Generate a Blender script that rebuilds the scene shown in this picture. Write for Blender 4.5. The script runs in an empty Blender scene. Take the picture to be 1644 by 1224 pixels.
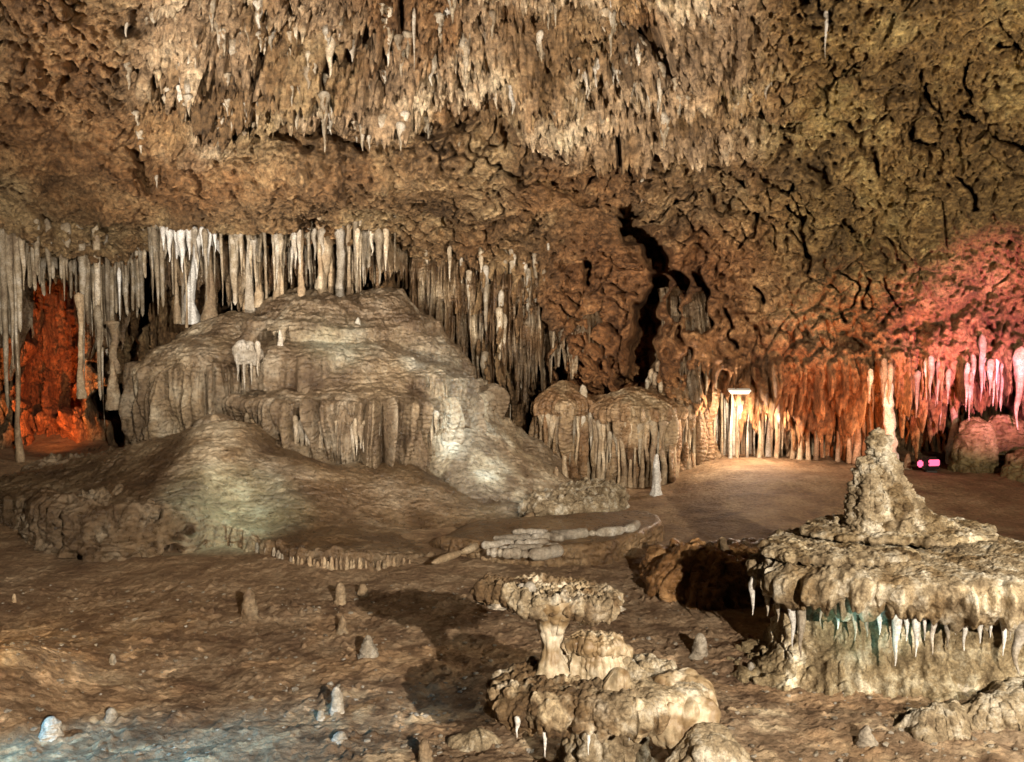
import bpy, math, random
import numpy as np
from mathutils import Vector
C = bpy.context.scene
COL = C.collection
R = math.radians
random.seed(7)

# ------------------------------------------------------------------ camera
CAMZ, F, W, H, HOR = 2.5, 1579.0, 1644.0, 1224.0, 505.0
TH = math.atan((H/2-HOR)/F)            # pitch down
cam = bpy.data.cameras.new('camera'); camo = bpy.data.objects.new('camera', cam); COL.objects.link(camo)
camo.location = (0, 0, CAMZ); camo.rotation_euler = (math.pi/2-TH, 0, 0)
cam.sensor_fit = 'HORIZONTAL'; cam.sensor_width = 36; cam.lens = 36*F/W
cam.clip_start = 0.05; cam.clip_end = 300
C.camera = camo

# ------------------------------------------------------------------ world, exposure
w = bpy.data.worlds.new('World'); C.world = w; w.use_nodes = True
bg = w.node_tree.nodes['Background']; bg.inputs[0].default_value = (0.75, 0.62, 0.5, 1); bg.inputs[1].default_value = 0.012
C.view_settings.view_transform = 'Standard'; C.view_settings.look = 'None'
C.view_settings.exposure = 0; C.view_settings.gamma = 1
C.cycles.max_bounces = 5; C.cycles.diffuse_bounces = 1; C.cycles.glossy_bounces = 2
C.cycles.caustics_reflective = False; C.cycles.caustics_refractive = False

# ------------------------------------------------------------------ helpers: pixel <-> world
ct, st = math.cos(TH), math.sin(TH)
def ray(px, py):
    a = (px-W/2)/F; b = -(py-H/2)/F
    # forward (0,ct,-st), up (0,st,ct)
    return Vector((a, ct+b*st, -st+b*ct))
def at(px, py, Y):
    r = ray(px, py); t = Y/r.y
    return Vector((r.x*t, Y, CAMZ+r.z*t))
def ong(px, py, z=0.0):
    r = ray(px, py); t = (z-CAMZ)/r.z
    return Vector((r.x*t, r.y*t, z))
def proj(P):
    x = P[..., 0]; y = P[..., 1]; z = P[..., 2]-CAMZ
    d = y*ct-z*st; d = np.where(d < .3, .3, d); u = y*st+z*ct
    return W/2+F*x/d, H/2-F*u/d

# ------------------------------------------------------------------ lamps of the show cave, and unseen lights added for single formations
def aim(o, tgt):
    d = Vector(tgt)-o.location; o.rotation_euler = d.to_track_quat('-Z', 'Y').to_euler()
def spot(name, loc, tgt, power, col, size=60, blend=.6, rad=.05):
    l = bpy.data.lights.new(name, 'SPOT'); l.energy = power; l.color = col; l.spot_size = R(size); l.spot_blend = blend
    l.shadow_soft_size = rad
    o = bpy.data.objects.new(name, l); COL.objects.link(o); o.location = loc; aim(o, tgt); return o
def point(name, loc, power, col, rad=.05):
    l = bpy.data.lights.new(name, 'POINT'); l.energy = power; l.color = col; l.shadow_soft_size = rad
    o = bpy.data.objects.new(name, l); COL.objects.link(o); o.location = loc; return o
spot('key_floodlight', (2.8, -4.6, 4.1), (0, 8.0, .1), 9800, (1, .88, .72), 70, .8, .04)
spot('mushroom_added_light', (4.3, 3.4, 2.2), (.5, 4.75, .8), 560, (1, .92, .76), 26, .6, .02)  # unseen side light added to whiten the formation's right side
spot('shelf_added_light', (5.6, 3.0, 2.8), (2.7, 6.9, .7), 1100, (1, .90, .72), 56, .7, .03)  # unseen light added so the shelf's shadow falls left
spot('ceiling_floodlight', (-5.0, 3.5, .5), (.2, 12.5, 7.0), 8200, (1, .90, .78), 76, .7, .05)
spot('left_ceiling_added_light', (-5.0, 3.5, .5), (-5.6, 14.3, 4.5), 2600, (1, .90, .76), 42, .8, .05)  # unseen spot added to brighten the lower left ceiling
spot('wall_floodlight', (6.8, 4.5, .6), (4.0, 14.0, 5.9), 3800, (1, .86, .66), 74, .8, .05)
spot('mound_floodlight', (2.6, 7.0, 5.6), (-2.4, 14, 1.4), 1500, (1, .9, .78), 50, .6, .04)

# ------------------------------------------------------------------ noise
def _hash(ix, iy, iz, seed):
    h = (ix.astype(np.uint32)*np.uint32(374761393) + iy.astype(np.uint32)*np.uint32(668265263)
         + iz.astype(np.uint32)*np.uint32(2147483647 % 4294967291) + np.uint32((seed*974711+12345) & 0xffffffff))
    h ^= iz.astype(np.uint32)*np.uint32(1274126177)
    h = (h ^ (h >> np.uint32(13)))*np.uint32(1274126177)
    h = (h ^ (h >> np.uint32(15)))*np.uint32(2246822519)
    return h ^ (h >> np.uint32(16))
_a = np.random.RandomState(3).normal(size=(256, 3)); _a /= np.linalg.norm(_a, axis=1)[:, None]
GR = _a.astype(np.float32)
def perlin(x, y, z, seed=0):
    x, y, z = [np.asarray(v, np.float32) for v in np.broadcast_arrays(x, y, z)]
    fx, fy, fz = np.floor(x), np.floor(y), np.floor(z)
    ix, iy, iz = fx.astype(np.int64), fy.astype(np.int64), fz.astype(np.int64)
    x = x-fx; y = y-fy; z = z-fz
    u = x*x*x*(x*(x*6-15)+10); v = y*y*y*(y*(y*6-15)+10); t = z*z*z*(z*(z*6-15)+10)
    out = 0
    for dx in (0, 1):
        for dy in (0, 1):
            for dz in (0, 1):
                g = GR[_hash(ix+dx, iy+dy, iz+dz, seed) & np.uint32(255)]
                d = g[..., 0]*(x-dx)+g[..., 1]*(y-dy)+g[..., 2]*(z-dz)
                out = out + d*(u if dx else 1-u)*(v if dy else 1-v)*(t if dz else 1-t)
    return out*1.5
def fbm(P, f, oct=4, seed=0, g=.5, s=(1, 1, 1)):
    o = 0; a = 1.0
    for k in range(oct):
        o = o + a*perlin(P[..., 0]*f*s[0], P[..., 1]*f*s[1], P[..., 2]*f*s[2], seed+k*7); f *= 2.03; a *= g
    return o
def billow(P, f, oct=3, seed=0, g=.5, s=(1, 1, 1)):       # rounded lumps, sharp dark creases
    o = 0; a = 1.0; n = 0
    for k in range(oct):
        o = o + a*np.abs(perlin(P[..., 0]*f*s[0], P[..., 1]*f*s[1], P[..., 2]*f*s[2], seed+k*7))*2.2; n += a; f *= 2.07; a *= g
    return o/n
def worley(P, f, seed=0, s=(1, 1, 1)):                     # F1 and F2
    x = P[..., 0]*f*s[0]; y = P[..., 1]*f*s[1]; z = P[..., 2]*f*s[2]
    fx, fy, fz = np.floor(x), np.floor(y), np.floor(z)
    ix, iy, iz = fx.astype(np.int64), fy.astype(np.int64), fz.astype(np.int64)
    x = x-fx; y = y-fy; z = z-fz
    f1 = np.full(x.shape, 9., np.float32); f2 = f1.copy()
    for dx in (-1, 0, 1):
        for dy in (-1, 0, 1):
            for dz in (-1, 0, 1):
                h = _hash(ix+dx, iy+dy, iz+dz, seed)
                a = dx+(h & np.uint32(1023))/1023.-x; b = dy+((h >> np.uint32(10)) & np.uint32(1023))/1023.-y
                c = dz+((h >> np.uint32(20)) & np.uint32(1023))/1023.-z
                d = a*a+b*b+c*c
                f2 = np.where(d < f1, f1, np.minimum(f2, d)); f1 = np.minimum(f1, d)
    return np.sqrt(f1), np.sqrt(f2)
def sm(x, a, b):
    t = np.clip((x-a)/(b-a), 0, 1); return t*t*(3-2*t)
def warp(P, f, amt, seed=50):
    return P+amt*np.stack([fbm(P, f, 2, seed), fbm(P, f, 2, seed+20), fbm(P, f, 2, seed+40)], -1)
def dseg(X, Y, pts):                                       # distance to a polyline with half-width at each point: <1 inside
    best = np.full(X.shape, 9., np.float32)
    for (x0, y0, r0), (x1, y1, r1) in zip(pts[:-1], pts[1:]):
        vx, vy = x1-x0, y1-y0; L = vx*vx+vy*vy+1e-6
        t = np.clip(((X-x0)*vx+(Y-y0)*vy)/L, 0, 1)
        d = np.hypot(X-x0-t*vx, Y-y0-t*vy)/(r0+(r1-r0)*t)
        best = np.minimum(best, d)
    return best

# ------------------------------------------------------------------ meshes
def grid_mesh(name, P, mat, wrap=False, parent=None, col=None, capend=False):
    nu, nv = P.shape[:2]
    me = bpy.data.meshes.new(name)
    idx = np.arange(nu*nv).reshape(nu, nv)
    if wrap: idx = np.concatenate([idx, idx[:1]], 0)
    q = np.stack([idx[:-1, :-1], idx[1:, :-1], idx[1:, 1:], idx[:-1, 1:]], -1).reshape(-1, 4)
    me.vertices.add(nu*nv); me.vertices.foreach_set('co', P.reshape(-1).astype(np.float32))
    me.loops.add(q.size); me.loops.foreach_set('vertex_index', q.reshape(-1).astype(np.int32))
    me.polygons.add(len(q)); me.polygons.foreach_set('loop_start', (np.arange(len(q))*4).astype(np.int32))
    try: me.polygons.foreach_set('loop_total', np.full(len(q), 4, np.int32))
    except Exception: pass
    me.polygons.foreach_set('use_smooth', np.ones(len(q), bool))
    if col is not None:
        a = me.color_attributes.new('stain_and_light', 'FLOAT_COLOR', 'POINT')  # mineral colour, with some shade and glow painted in
        c4 = np.ones((nu*nv, 4), np.float32); c4[:, :3] = col.reshape(-1, 3); a.data.foreach_set('color', c4.reshape(-1))
    me.update(calc_edges=True); me.validate()
    me.materials.append(mat)
    o = bpy.data.objects.new(name, me); COL.objects.link(o)
    if parent: o.parent = parent
    return o
def normals(P, wrap=False):
    if wrap: du = np.roll(P, -1, 0)-np.roll(P, 1, 0)
    else: du = np.gradient(P, axis=0)
    dv = np.gradient(P, axis=1)
    n = np.cross(du, dv); return n/(np.linalg.norm(n, axis=-1)[..., None]+1e-9)
def tag(o, label=None, cat=None, group=None, kind=None):
    if label: o['label'] = label
    if cat: o['category'] = cat
    if group: o['group'] = group
    if kind: o['kind'] = kind
    return o
def empty(name, loc=(0, 0, 0)):
    o = bpy.data.objects.new(name, None); COL.objects.link(o); o.location = loc; o.empty_display_size = .1; return o

# ------------------------------------------------------------------ materials
def rock_mat(name, c0, c1, c2, scale=1.5, bump=.6, bs=22, rough=.75, spec=.35, use_stain_light=False, pit=0.0, vary=0, bd=.03, spk=(.45, 1.4), ripple=0):
    m = bpy.data.materials.new(name); m.use_nodes = True; nt = m.node_tree; N = nt.nodes; L = nt.links
    b = N['Principled BSDF']
    tc = N.new('ShaderNodeNewGeometry'); vec = tc.outputs['Position']
    n1 = N.new('ShaderNodeTexNoise'); n1.inputs['Scale'].default_value = scale; n1.inputs['Detail'].default_value = 9; n1.inputs['Roughness'].default_value = .68
    L.new(vec, n1.inputs['Vector'])
    r = N.new('ShaderNodeValToRGB'); L.new(n1.outputs[0], r.inputs[0])
    e = r.color_ramp.elements; e[0].position = .34; e[0].color = (*c0, 1); e[1].position = .66; e[1].color = (*c2, 1)
    k = r.color_ramp.elements.new(.5); k.color = (*c1, 1)
    n2 = N.new('ShaderNodeTexNoise'); n2.inputs['Scale'].default_value = scale*11; n2.inputs['Detail'].default_value = 6; n2.inputs['Roughness'].default_value = .7
    L.new(vec, n2.inputs['Vector'])
    mr = N.new('ShaderNodeMapRange'); mr.inputs[1].default_value = .3; mr.inputs[2].default_value = .7; mr.inputs[3].default_value = spk[0]; mr.inputs[4].default_value = spk[1]
    L.new(n2.outputs[0], mr.inputs[0])
    mx = N.new('ShaderNodeMix'); mx.data_type = 'RGBA'; mx.blend_type = 'MULTIPLY'; mx.inputs[0].default_value = 1
    L.new(r.outputs[0], mx.inputs[6]); L.new(mr.outputs[0], mx.inputs[7]); out = mx.outputs[2]
    if use_stain_light:
        at_ = N.new('ShaderNodeAttribute'); at_.attribute_name = 'stain_and_light'
        m2 = N.new('ShaderNodeMix'); m2.data_type = 'RGBA'; m2.blend_type = 'MULTIPLY'; m2.inputs[0].default_value = 1
        L.new(out, m2.inputs[6]); L.new(at_.outputs[0], m2.inputs[7]); out = m2.outputs[2]
    if vary:
        oi = N.new('ShaderNodeObjectInfo'); m3 = N.new('ShaderNodeMapRange'); m3.inputs[3].default_value = 1-vary; m3.inputs[4].default_value = 1+vary*.5
        L.new(oi.outputs['Random'], m3.inputs[0]); m4 = N.new('ShaderNodeMix'); m4.data_type = 'RGBA'; m4.blend_type = 'MULTIPLY'; m4.inputs[0].default_value = 1
        L.new(out, m4.inputs[6]); L.new(m3.outputs[0], m4.inputs[7]); out = m4.outputs[2]
    L.new(out, b.inputs['Base Color'])
    b.inputs['Roughness'].default_value = rough; b.inputs['Specular IOR Level'].default_value = spec
    n3 = N.new('ShaderNodeTexNoise'); n3.inputs['Scale'].default_value = bs; n3.inputs['Detail'].default_value = 8; n3.inputs['Roughness'].default_value = .72
    L.new(vec, n3.inputs['Vector']); hgt = n3.outputs[0]
    if pit:
        v = N.new('ShaderNodeTexVoronoi'); v.inputs['Scale'].default_value = bs*.7
        if 'Randomness' in v.inputs: v.inputs['Randomness'].default_value = 1
        L.new(vec, v.inputs['Vector'])
        mm = N.new('ShaderNodeMath'); mm.operation = 'MULTIPLY_ADD'; mm.inputs[1].default_value = -pit
        L.new(v.outputs[0], mm.inputs[0]); L.new(n3.outputs[0], mm.inputs[2]); hgt = mm.outputs[0]
    if ripple:
        wv = N.new('ShaderNodeTexWave'); wv.wave_type = 'BANDS'; wv.bands_direction = 'Z'; wv.inputs['Scale'].default_value = 4.5; wv.inputs['Distortion'].default_value = 9; wv.inputs['Detail'].default_value = 4; wv.inputs['Detail Scale'].default_value = 1.2
        L.new(vec, wv.inputs['Vector']); ma = N.new('ShaderNodeMath'); ma.operation = 'MULTIPLY_ADD'; ma.inputs[1].default_value = ripple
        L.new(wv.outputs[1], ma.inputs[0]); L.new(hgt, ma.inputs[2]); hgt = ma.outputs[0]
        mr2 = N.new('ShaderNodeMapRange'); mr2.inputs[1].default_value = .35; mr2.inputs[2].default_value = .65; mr2.inputs[3].default_value = rough*.45; mr2.inputs[4].default_value = min(1, rough*1.5)
        L.new(n2.outputs[0], mr2.inputs[0]); L.new(mr2.outputs[0], b.inputs['Roughness'])
    bp = N.new('ShaderNodeBump'); bp.inputs['Strength'].default_value = bump; bp.inputs['Distance'].default_value = bd
    L.new(hgt, bp.inputs['Height']); L.new(bp.outputs[0], b.inputs['Normal'])
    return m
M = {}
M['shell'] = rock_mat('cave_rock', (.13, .075, .033), (.30, .18, .082), (.52, .375, .20), 1.1, 1, 11, .72, .4, True, .45, bd=.11, spk=(.18, 1.55))
M['floor'] = rock_mat('cave_floor', (.165, .10, .058), (.285, .19, .112), (.41, .30, .195), 2.2, 1, 24, .75, .35, True, .4, bd=.035, spk=(.6, 1.3))
M['flow'] = rock_mat('flowstone', (.10, .062, .034), (.215, .15, .088), (.38, .31, .22), 1.6, .9, 18, .42, .5, True, .15, bd=.045, spk=(.4, 1.4), ripple=.28)
M['crust'] = rock_mat('coral_crust', (.13, .088, .046), (.30, .23, .14), (.60, .54, .43), 6, 1, 60, .7, .4, True, .6, bd=.012)
M['tite'] = rock_mat('stalactite_calcite', (.20, .14, .085), (.38, .30, .20), (.62, .55, .45), 4, .8, 30, .6, .4, False, .2, .45, bd=.02)
M['white'] = rock_mat('white_calcite', (.46, .42, .37), (.64, .61, .56), (.78, .76, .72), 5, .6, 30, .5, .5, False, .1, bd=.012)
M['smooth'] = rock_mat('smooth_cream_calcite', (.24, .165, .09), (.42, .33, .21), (.62, .55, .43), 6, .6, 34, .42, .5, True, 0, bd=.01, spk=(.8, 1.15))
M['pale'] = rock_mat('pale_calcite', (.22, .17, .12), (.4, .34, .26), (.6, .55, .48), 4, .8, 30, .6, .4, False, .2, .3, bd=.02)
M['column'] = rock_mat('column_calcite', (.22, .14, .08), (.38, .27, .16), (.52, .42, .29), 3, .8, 26, .6, .4, False, .2, .35, bd=.02)

# ------------------------------------------------------------------ cave shell (wall running over into the ceiling)
def nonuni(a0, a, b, b1, n, ns):
    return np.concatenate([np.linspace(a0, a, ns, endpoint=False), np.linspace(a, b, n, endpoint=False), np.linspace(b, b1, ns)])
xs = nonuni(-18, -9.6, 9.6, 18, 1080, 60)
ST = {  # x station: (y,z) profile from floor to behind the camera
 -18: [(12, -.6), (12.6, 1), (12.8, 2.4), (12.6, 3.3), (11.2, 3.6), (10.4, 4.4), (9.6, 4.9), (8.6, 5.4), (7.8, 6.0), (5, 6.6), (1, 7), (-7, 7)],
 -9: [(16.4, -.4), (17, 1), (17.2, 2.4), (17.1, 3.3), (15.0, 3.50), (13.7, 4.3), (12.9, 4.9), (11.8, 5.5), (10.6, 6.2), (8, 6.9), (3, 7.2), (-7, 7)],
 -6: [(16.6, -.4), (17.2, 1), (17.4, 2.4), (17.2, 3.3), (15.1, 3.55), (13.7, 4.3), (12.9, 4.95), (11.7, 5.5), (10.6, 6.2), (8, 6.9), (3, 7.2), (-7, 7)],
 -3: [(17, -.4), (17, 1), (17, 2.4), (16.6, 3.3), (15.0, 3.95), (13.6, 4.3), (13.1, 4.9), (11.8, 5.5), (10.6, 6.2), (8, 6.9), (3, 7.2), (-7, 7)],
 -.9: [(16.2, -.4), (16.4, 1), (16.3, 2.4), (15.9, 3.1), (15.0, 3.85), (13.4, 4.25), (13.0, 4.9), (11.8, 5.5), (10.6, 6.2), (8, 6.9), (3, 7.2), (-7, 7)],
 .8: [(16.0, -.4), (16.3, 1), (16.0, 2.0), (15.8, 3.0), (15.3, 3.7), (13.8, 4.3), (13.2, 4.9), (12.0, 5.5), (10.6, 6.2), (8, 6.9), (3, 7.2), (-7, 7)],
 2.6: [(16.4, -.4), (16.6, 1.35), (15.0, 1.4), (14.9, 2.6), (14.8, 3.6), (14.0, 4.3), (13.1, 5.0), (12.0, 5.6), (10.8, 6.3), (8, 7.0), (3, 7.2), (-7, 7)],
 5.5: [(16.6, -.4), (16.8, 1.35), (14.8, 1.42), (14.9, 2.6), (14.5, 3.6), (13.8, 4.4), (12.9, 5.1), (11.8, 5.7), (10.8, 6.3), (8, 7.0), (3, 7.2), (-7, 7)],
 8: [(16.2, -.4), (16.4, 1.4), (14.4, 1.5), (14.3, 2.7), (14.0, 3.6), (13.2, 4.4), (12.4, 5.1), (11.4, 5.7), (10.4, 6.3), (8, 7.0), (3, 7.2), (-7, 7)],
 18: [(11, -.6), (11, 1.3), (10.6, 1.7), (10.2, 2.7), (9.8, 3.6), (9.2, 4.4), (8.6, 5.1), (8, 5.7), (7, 6.3), (5, 7.0), (1, 7.2), (-7, 7)]}
kx = np.array(sorted(ST)); prof = np.array([ST[k] for k in kx], float)     # stations x 12 x 2
def smooth_interp(x, xp, fp):
    # cosine-eased linear between stations
    i = np.clip(np.searchsorted(xp, x)-1, 0, len(xp)-2); t = (x-xp[i])/(xp[i+1]-xp[i]); t = t*t*(3-2*t)*.6+t*.4
    return fp[i]*(1-t)[:, None, None]+fp[i+1]*t[:, None, None]
PR = smooth_interp(xs, kx, prof)                                           # nx x 12 x 2
def catmull(P, n_per):
    out = []
    K = P.shape[1]
    for i in range(K-1):
        p0 = P[:, max(i-1, 0)]; p1 = P[:, i]; p2 = P[:, i+1]; p3 = P[:, min(i+2, K-1)]
        for t in np.linspace(0, 1, n_per[i], endpoint=False):
            out.append(.5*((2*p1)+(-p0+p2)*t+(2*p0-5*p1+4*p2-p3)*t*t+(-p0+3*p1-3*p2+p3)*t**3))
    out.append(P[:, -1]); return np.stack(out, 1)
YZ = catmull(PR, [66, 70, 60, 84, 96, 56, 66, 70, 60, 40, 40])
B = np.zeros(YZ.shape[:2]+(3,), np.float32); B[..., 0] = xs[:, None]; B[..., 1:] = YZ
Nn = normals(B)
mid = B[len(xs)//2, 200]; 
if Nn[len(xs)//2, 120, 1] > 0: Nn = -Nn                                     # point into the cave
px, py = proj(B)
Wp = warp(B, .55, .5)
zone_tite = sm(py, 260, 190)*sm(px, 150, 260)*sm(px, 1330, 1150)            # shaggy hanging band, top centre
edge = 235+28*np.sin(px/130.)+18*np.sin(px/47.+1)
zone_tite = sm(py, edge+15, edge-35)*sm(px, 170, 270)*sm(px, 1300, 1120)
zone_flute = np.maximum.reduce([sm(py, 560, 610)*sm(px, 1080, 1150), sm(py, 395, 440)*sm(px, 230, 200),
                                sm(py, 410, 440)*sm(px, 900, 850)*sm(px, 200, 240)])
low = fbm(B, .33, 3, 1)*.55
lump = (billow(Wp, .95, 3, 11, .5)-.4)*.52
calm = sm(py, 225, 270)*sm(py, 410, 370)*sm(px, 1000, 900)
chunk = (billow(warp(B, 1.6, .22), 2.6, 3, 21, .55)-.4)*.34*(1-.5*calm)*(1-.4*sm(px, 1050, 1250)*sm(py, 640, 560))
fine = (billow(warp(B, 4, .08), 7.5, 3, 31, .6)-.4)*.12
f1, f2 = worley(warp(B, 2.2, .2, 77), 2.3, 5)
crack = -.26*(1-sm(f2-f1, .0, .14))*sm(fbm(B, .6, 2, 91), -.35, .25)
p1, _ = worley(warp(B, 5, .06, 66), 6.0, 9)
pits = -.24*(1-sm(p1, .12, .42))*sm(fbm(B, .9, 2, 95), -.3, .3)
streak = (billow(warp(B, 1.2, .12, 61), 4.0, 4, 41, .6, (1.6, 1.0, .28))-.4)*.42
flute = (billow(warp(B, .8, .1, 71), 3.2, 2, 51, .5, (2.1, 1.0, .10))-.35)*.7
D = low+lump*(1-.3*zone_flute)+(chunk+crack+pits)*(1-zone_flute*.8)*(1-zone_tite*.5)+fine+streak*zone_tite+flute*zone_flute
# right-hand rock face: broad plates split by long cracks
right = sm(px, 1080, 1250)*sm(py, 620, 520)
g1, g2 = worley(warp(B, 1.0, .45, 177), 1.15, 15, (1, 1, .8))
D += right*(-.26*(1-sm(g2-g1, .0, .07))*sm(fbm(B, .8, 2, 191), -.1, .25))
D += right*((billow(warp(B, 3, .12, 185), 4.0, 4, 181, .62, (1.25, 1, .75))-.35)*.26)
D += .05*fbm(B, 16, 2, 187, .6)
# features cut or raised where they stand on the rock
U = px+30*perlin(B[..., 0]*2.2, B[..., 1]*2.2, B[..., 2]*2.2, 5)+6*perlin(B[..., 0]*6, B[..., 1]*6, B[..., 2]*6, 6)
V = py+14*perlin(B[..., 0]*2, B[..., 1]*2, B[..., 2]*2, 8)+6*perlin(B[..., 0]*6, B[..., 1]*6, B[..., 2]*6, 9)
DC = np.zeros(px.shape)
def carve(pts, depth, soft=.5):
    global DC
    d = dseg(U, V, pts); DC = np.maximum(DC, depth*(1-sm(d, 1-soft, 1.1)))
carve([(1003, 340, 20), (1030, 380, 24), (1062, 425, 22)], 1.5, .6)
carve([(1045, 455, 22), (1038, 540, 32), (1030, 600, 28)], 2.2, .6)
carve([(1075, 430, 10), (1090, 500, 12)], 1.2, .4)   # tall chimney
carve([(1110, 450, 12), (1120, 520, 14)], .8)
carve([(212, 440, 26), (212, 540, 28), (190, 640, 36)], 4.0, .3)
carve([(608, 420, 14), (600, 460, 18)], 1.2)
carve([(650, 440, 8), (665, 520, 16)], .9)
carve([(893, 560, 14), (900, 610, 18)], 1.3, .3)
carve([(925, 670, 12), (925, 740, 16)], 1.2, .3)
carve([(940, 420, 14), (955, 450, 12)], .6)
carve([(860, 480, 8), (855, 600, 14), (868, 700, 8)], .7)
carve([(85, 480, 40), (85, 600, 44), (75, 720, 34)], .9, .25)        # reddish niche
for q in [[(200, 60, 30), (240, 40, 22)], [(250, 150, 16), (290, 195, 16), (350, 205, 12)], [(300, 190, 16), (420, 210, 12), (520, 215, 14), (590, 232, 16)],
          [(440, 215, 20), (500, 240, 16)], [(530, 100, 14), (590, 60, 14)], [(1030, 30, 34), (1080, 60, 20)], [(955, 45, 14), (960, 55, 14)],
          [(970, 195, 8), (1010, 235, 10), (1055, 275, 9)], [(1120, 250, 8), (1200, 300, 6)], [(200, 260, 16), (250, 300, 18)],
          [(820, 285, 12), (900, 300, 14), (960, 318, 10)], [(510, 345, 10), (545, 385, 9), (600, 400, 6)],
          [(1185, 400, 7), (1215, 350, 6)], [(1268, 330, 7), (1300, 380, 9), (1312, 440, 8)], [(1355, 365, 10), (1390, 400, 26), (1410, 405, 18)],
          [(1380, 440, 5), (1390, 495, 6)], [(1405, 440, 5), (1440, 505, 6)], [(1360, 440, 5), (1372, 520, 7)], [(1150, 625, 18), (1185, 600, 16)], [(1375, 548, 16), (1385, 553, 14)],
          [(1480, 110, 6), (1490, 160, 8), (1500, 200, 6)], [(1385, 85, 8), (1350, 140, 10), (1330, 150, 12)], [(1560, 100, 7), (1566, 160, 5)], [(1480, 215, 9), (1495, 240, 10)],
          [(1400, 240, 10), (1412, 280, 8)], [(1545, 280, 8), (1565, 330, 9)], [(1560, 240, 8), (1600, 215, 7), (1644, 240, 6)], [(1300, 270, 11), (1320, 290, 12)],
          [(1235, 290, 9), (1260, 310, 8)], [(1195, 165, 7), (1220, 190, 6)], [(1240, 230, 6), (1280, 200, 5)], [(1530, 190, 7), (1580, 200, 5)], [(1050, 350, 10), (1100, 300, 7)],
          [(1140, 300, 9), (1190, 350, 10)], [(1600, 60, 6), (1640, 80, 5)], [(1100, 520, 8), (1110, 600, 9)], [(1165, 500, 7), (1175, 560, 6)], [(1225, 460, 5), (1245, 480, 5)],
          [(700, 210, 14), (760, 200, 9)], [(640, 25, 9), (650, 60, 8)], [(420, 95, 9), (425, 110, 9)], [(1590, 620, 40), (1630, 640, 30)], [(1545, 660, 8), (1550, 745, 10)]]:
    carve([(a, b, r_*.72) for a, b, r_ in q], .42, .7)
def swell(pts, h, soft=.9):
    global D
    d = dseg(U, V, pts); D = D+h*(1-sm(d, 1-soft, 1.15))
swell([(300, 330, 60), (480, 345, 60), (700, 350, 70), (860, 340, 50)], .2)
swell([(450, 300, 60), (700, 270, 60)], .25)
swell([(1010, 200, 40), (860, 210, 40)], .3)
swell([(1340, 285, 40), (1400, 300, 34)], .3)
swell([(1215, 275, 30), (1220, 300, 26)], .25)
swell([(1440, 590, 60), (1600, 560, 60)], .45)
swell([(1500, 430, 60), (1580, 520, 60)], .35)
swell([(1280, 600, 70), (1360, 590, 50)], .3)
swell([(900, 500, 60), (950, 560, 50)], .3)
swell([(735, 530, 60), (800, 560, 40)], .35)
swell([(1085, 400, 28), (1080, 450, 24)], .35)
away = B-np.array((0, 0, 2.5)); away /= np.linalg.norm(away, axis=-1)[..., None]
mixd = (.75*(1-zone_tite)*(1-.5*zone_flute)*sm(B[..., 1], 5, 8))[..., None]
dirn = Nn*(1-mixd)-away*mixd; dirn /= np.linalg.norm(dirn, axis=-1)[..., None]
P = B+dirn*D[..., None]+away*DC[..., None]
# mineral colour of the rock, plus a painted glow in the niche
one = np.ones(px.shape+(3,), np.float32)
def mixc(c, m): 
    global one
    one = one*(1-m[..., None])+np.array(c, np.float32)*m[..., None]
blot = sm(fbm(B, .5, 3, 201), -.25, .35)
one *= np.array((1.0, .98, .95), np.float32)
mixc((1.12, .86, .66), blot*.55)
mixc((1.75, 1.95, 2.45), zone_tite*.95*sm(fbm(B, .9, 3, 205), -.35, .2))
mixc((1.12, 1.16, .80), sm(px, 1150, 1350)*sm(py, 560, 380)*.75)
mixc((1.1, .74, .52), sm(px, 840, 930)*sm(px, 1380, 1100)*sm(py, 330, 430)*.7)
mixc((1.0, 1.0, 1.0), sm(py, 400, 430)*sm(px, 880, 840)*.6)
mixc((1.25, .62, .36), sm(px, 150, 120)*sm(px, 10, 40)*sm(py, 430, 500))  # lamp's red glow painted onto the niche rock
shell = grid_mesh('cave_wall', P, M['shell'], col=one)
tag(shell, 'rugged ochre rock of the cave wall running up into the low ceiling', 'cave wall', kind='structure')

# ------------------------------------------------------------------ floor
fx_ = nonuni(-18, -7.5, 7.5, 18, 900, 50)
fy_ = np.concatenate([np.linspace(-7, 3.0, 30, endpoint=False), 3.0*(18.5/3.0)**np.linspace(0, 1, 1000)])
X, Y = np.meshgrid(fx_, fy_, indexing='ij')
def floor_h(X, Y):
    z = np.zeros_like(X, dtype=float)
    z += .10*fbm(np.stack([X, Y, X*0], -1), .35, 3, 301)
    z += .30*np.exp(-((X+3.45)/.55)**2-((Y-6.4)/.8)**2)                 # bulge at the left edge
    z += .30*np.exp(-((X-2.45)/.45)**2-((Y-9.7)/1.0)**2)*0
    z += .22*sm(X, 2.0, 3.4)*sm(Y, 11.0, 14.0)
    z += .30*sm(-X, 5.0, 7.5)*sm(Y, 11.0, 15.5)
    return z
Z = floor_h(X, Y)
G = np.stack([X, Y, np.zeros_like(X)], -1).astype(np.float32)
rub = sm(fbm(G, .45, 3, 311), -.2, .3)
near = sm(Y, 11.5, 8.0)
Z += near*(.0*(billow(warp(G, 2, .2), 3.2, 3, 321, .6)-.3)+.008*rub*(billow(warp(G, 5, .1), 11, 3, 331, .6)-.3))
Z += near*.016*fbm(G, 5.5, 5, 347, .65)
w1, w2 = worley(warp(G, 5, .05, 340), 9.0, 12)
Z += near*.03*sm(fbm(G, 1.3, 3, 348), .0, .35)*(1-sm(w1, .1, .35))
w3, _ = worley(G, 21.0, 13); Z += near*.014*(1-sm(w3, .1, .45))
Z += .02*fbm(G, 2.5, 4, 345)
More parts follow.
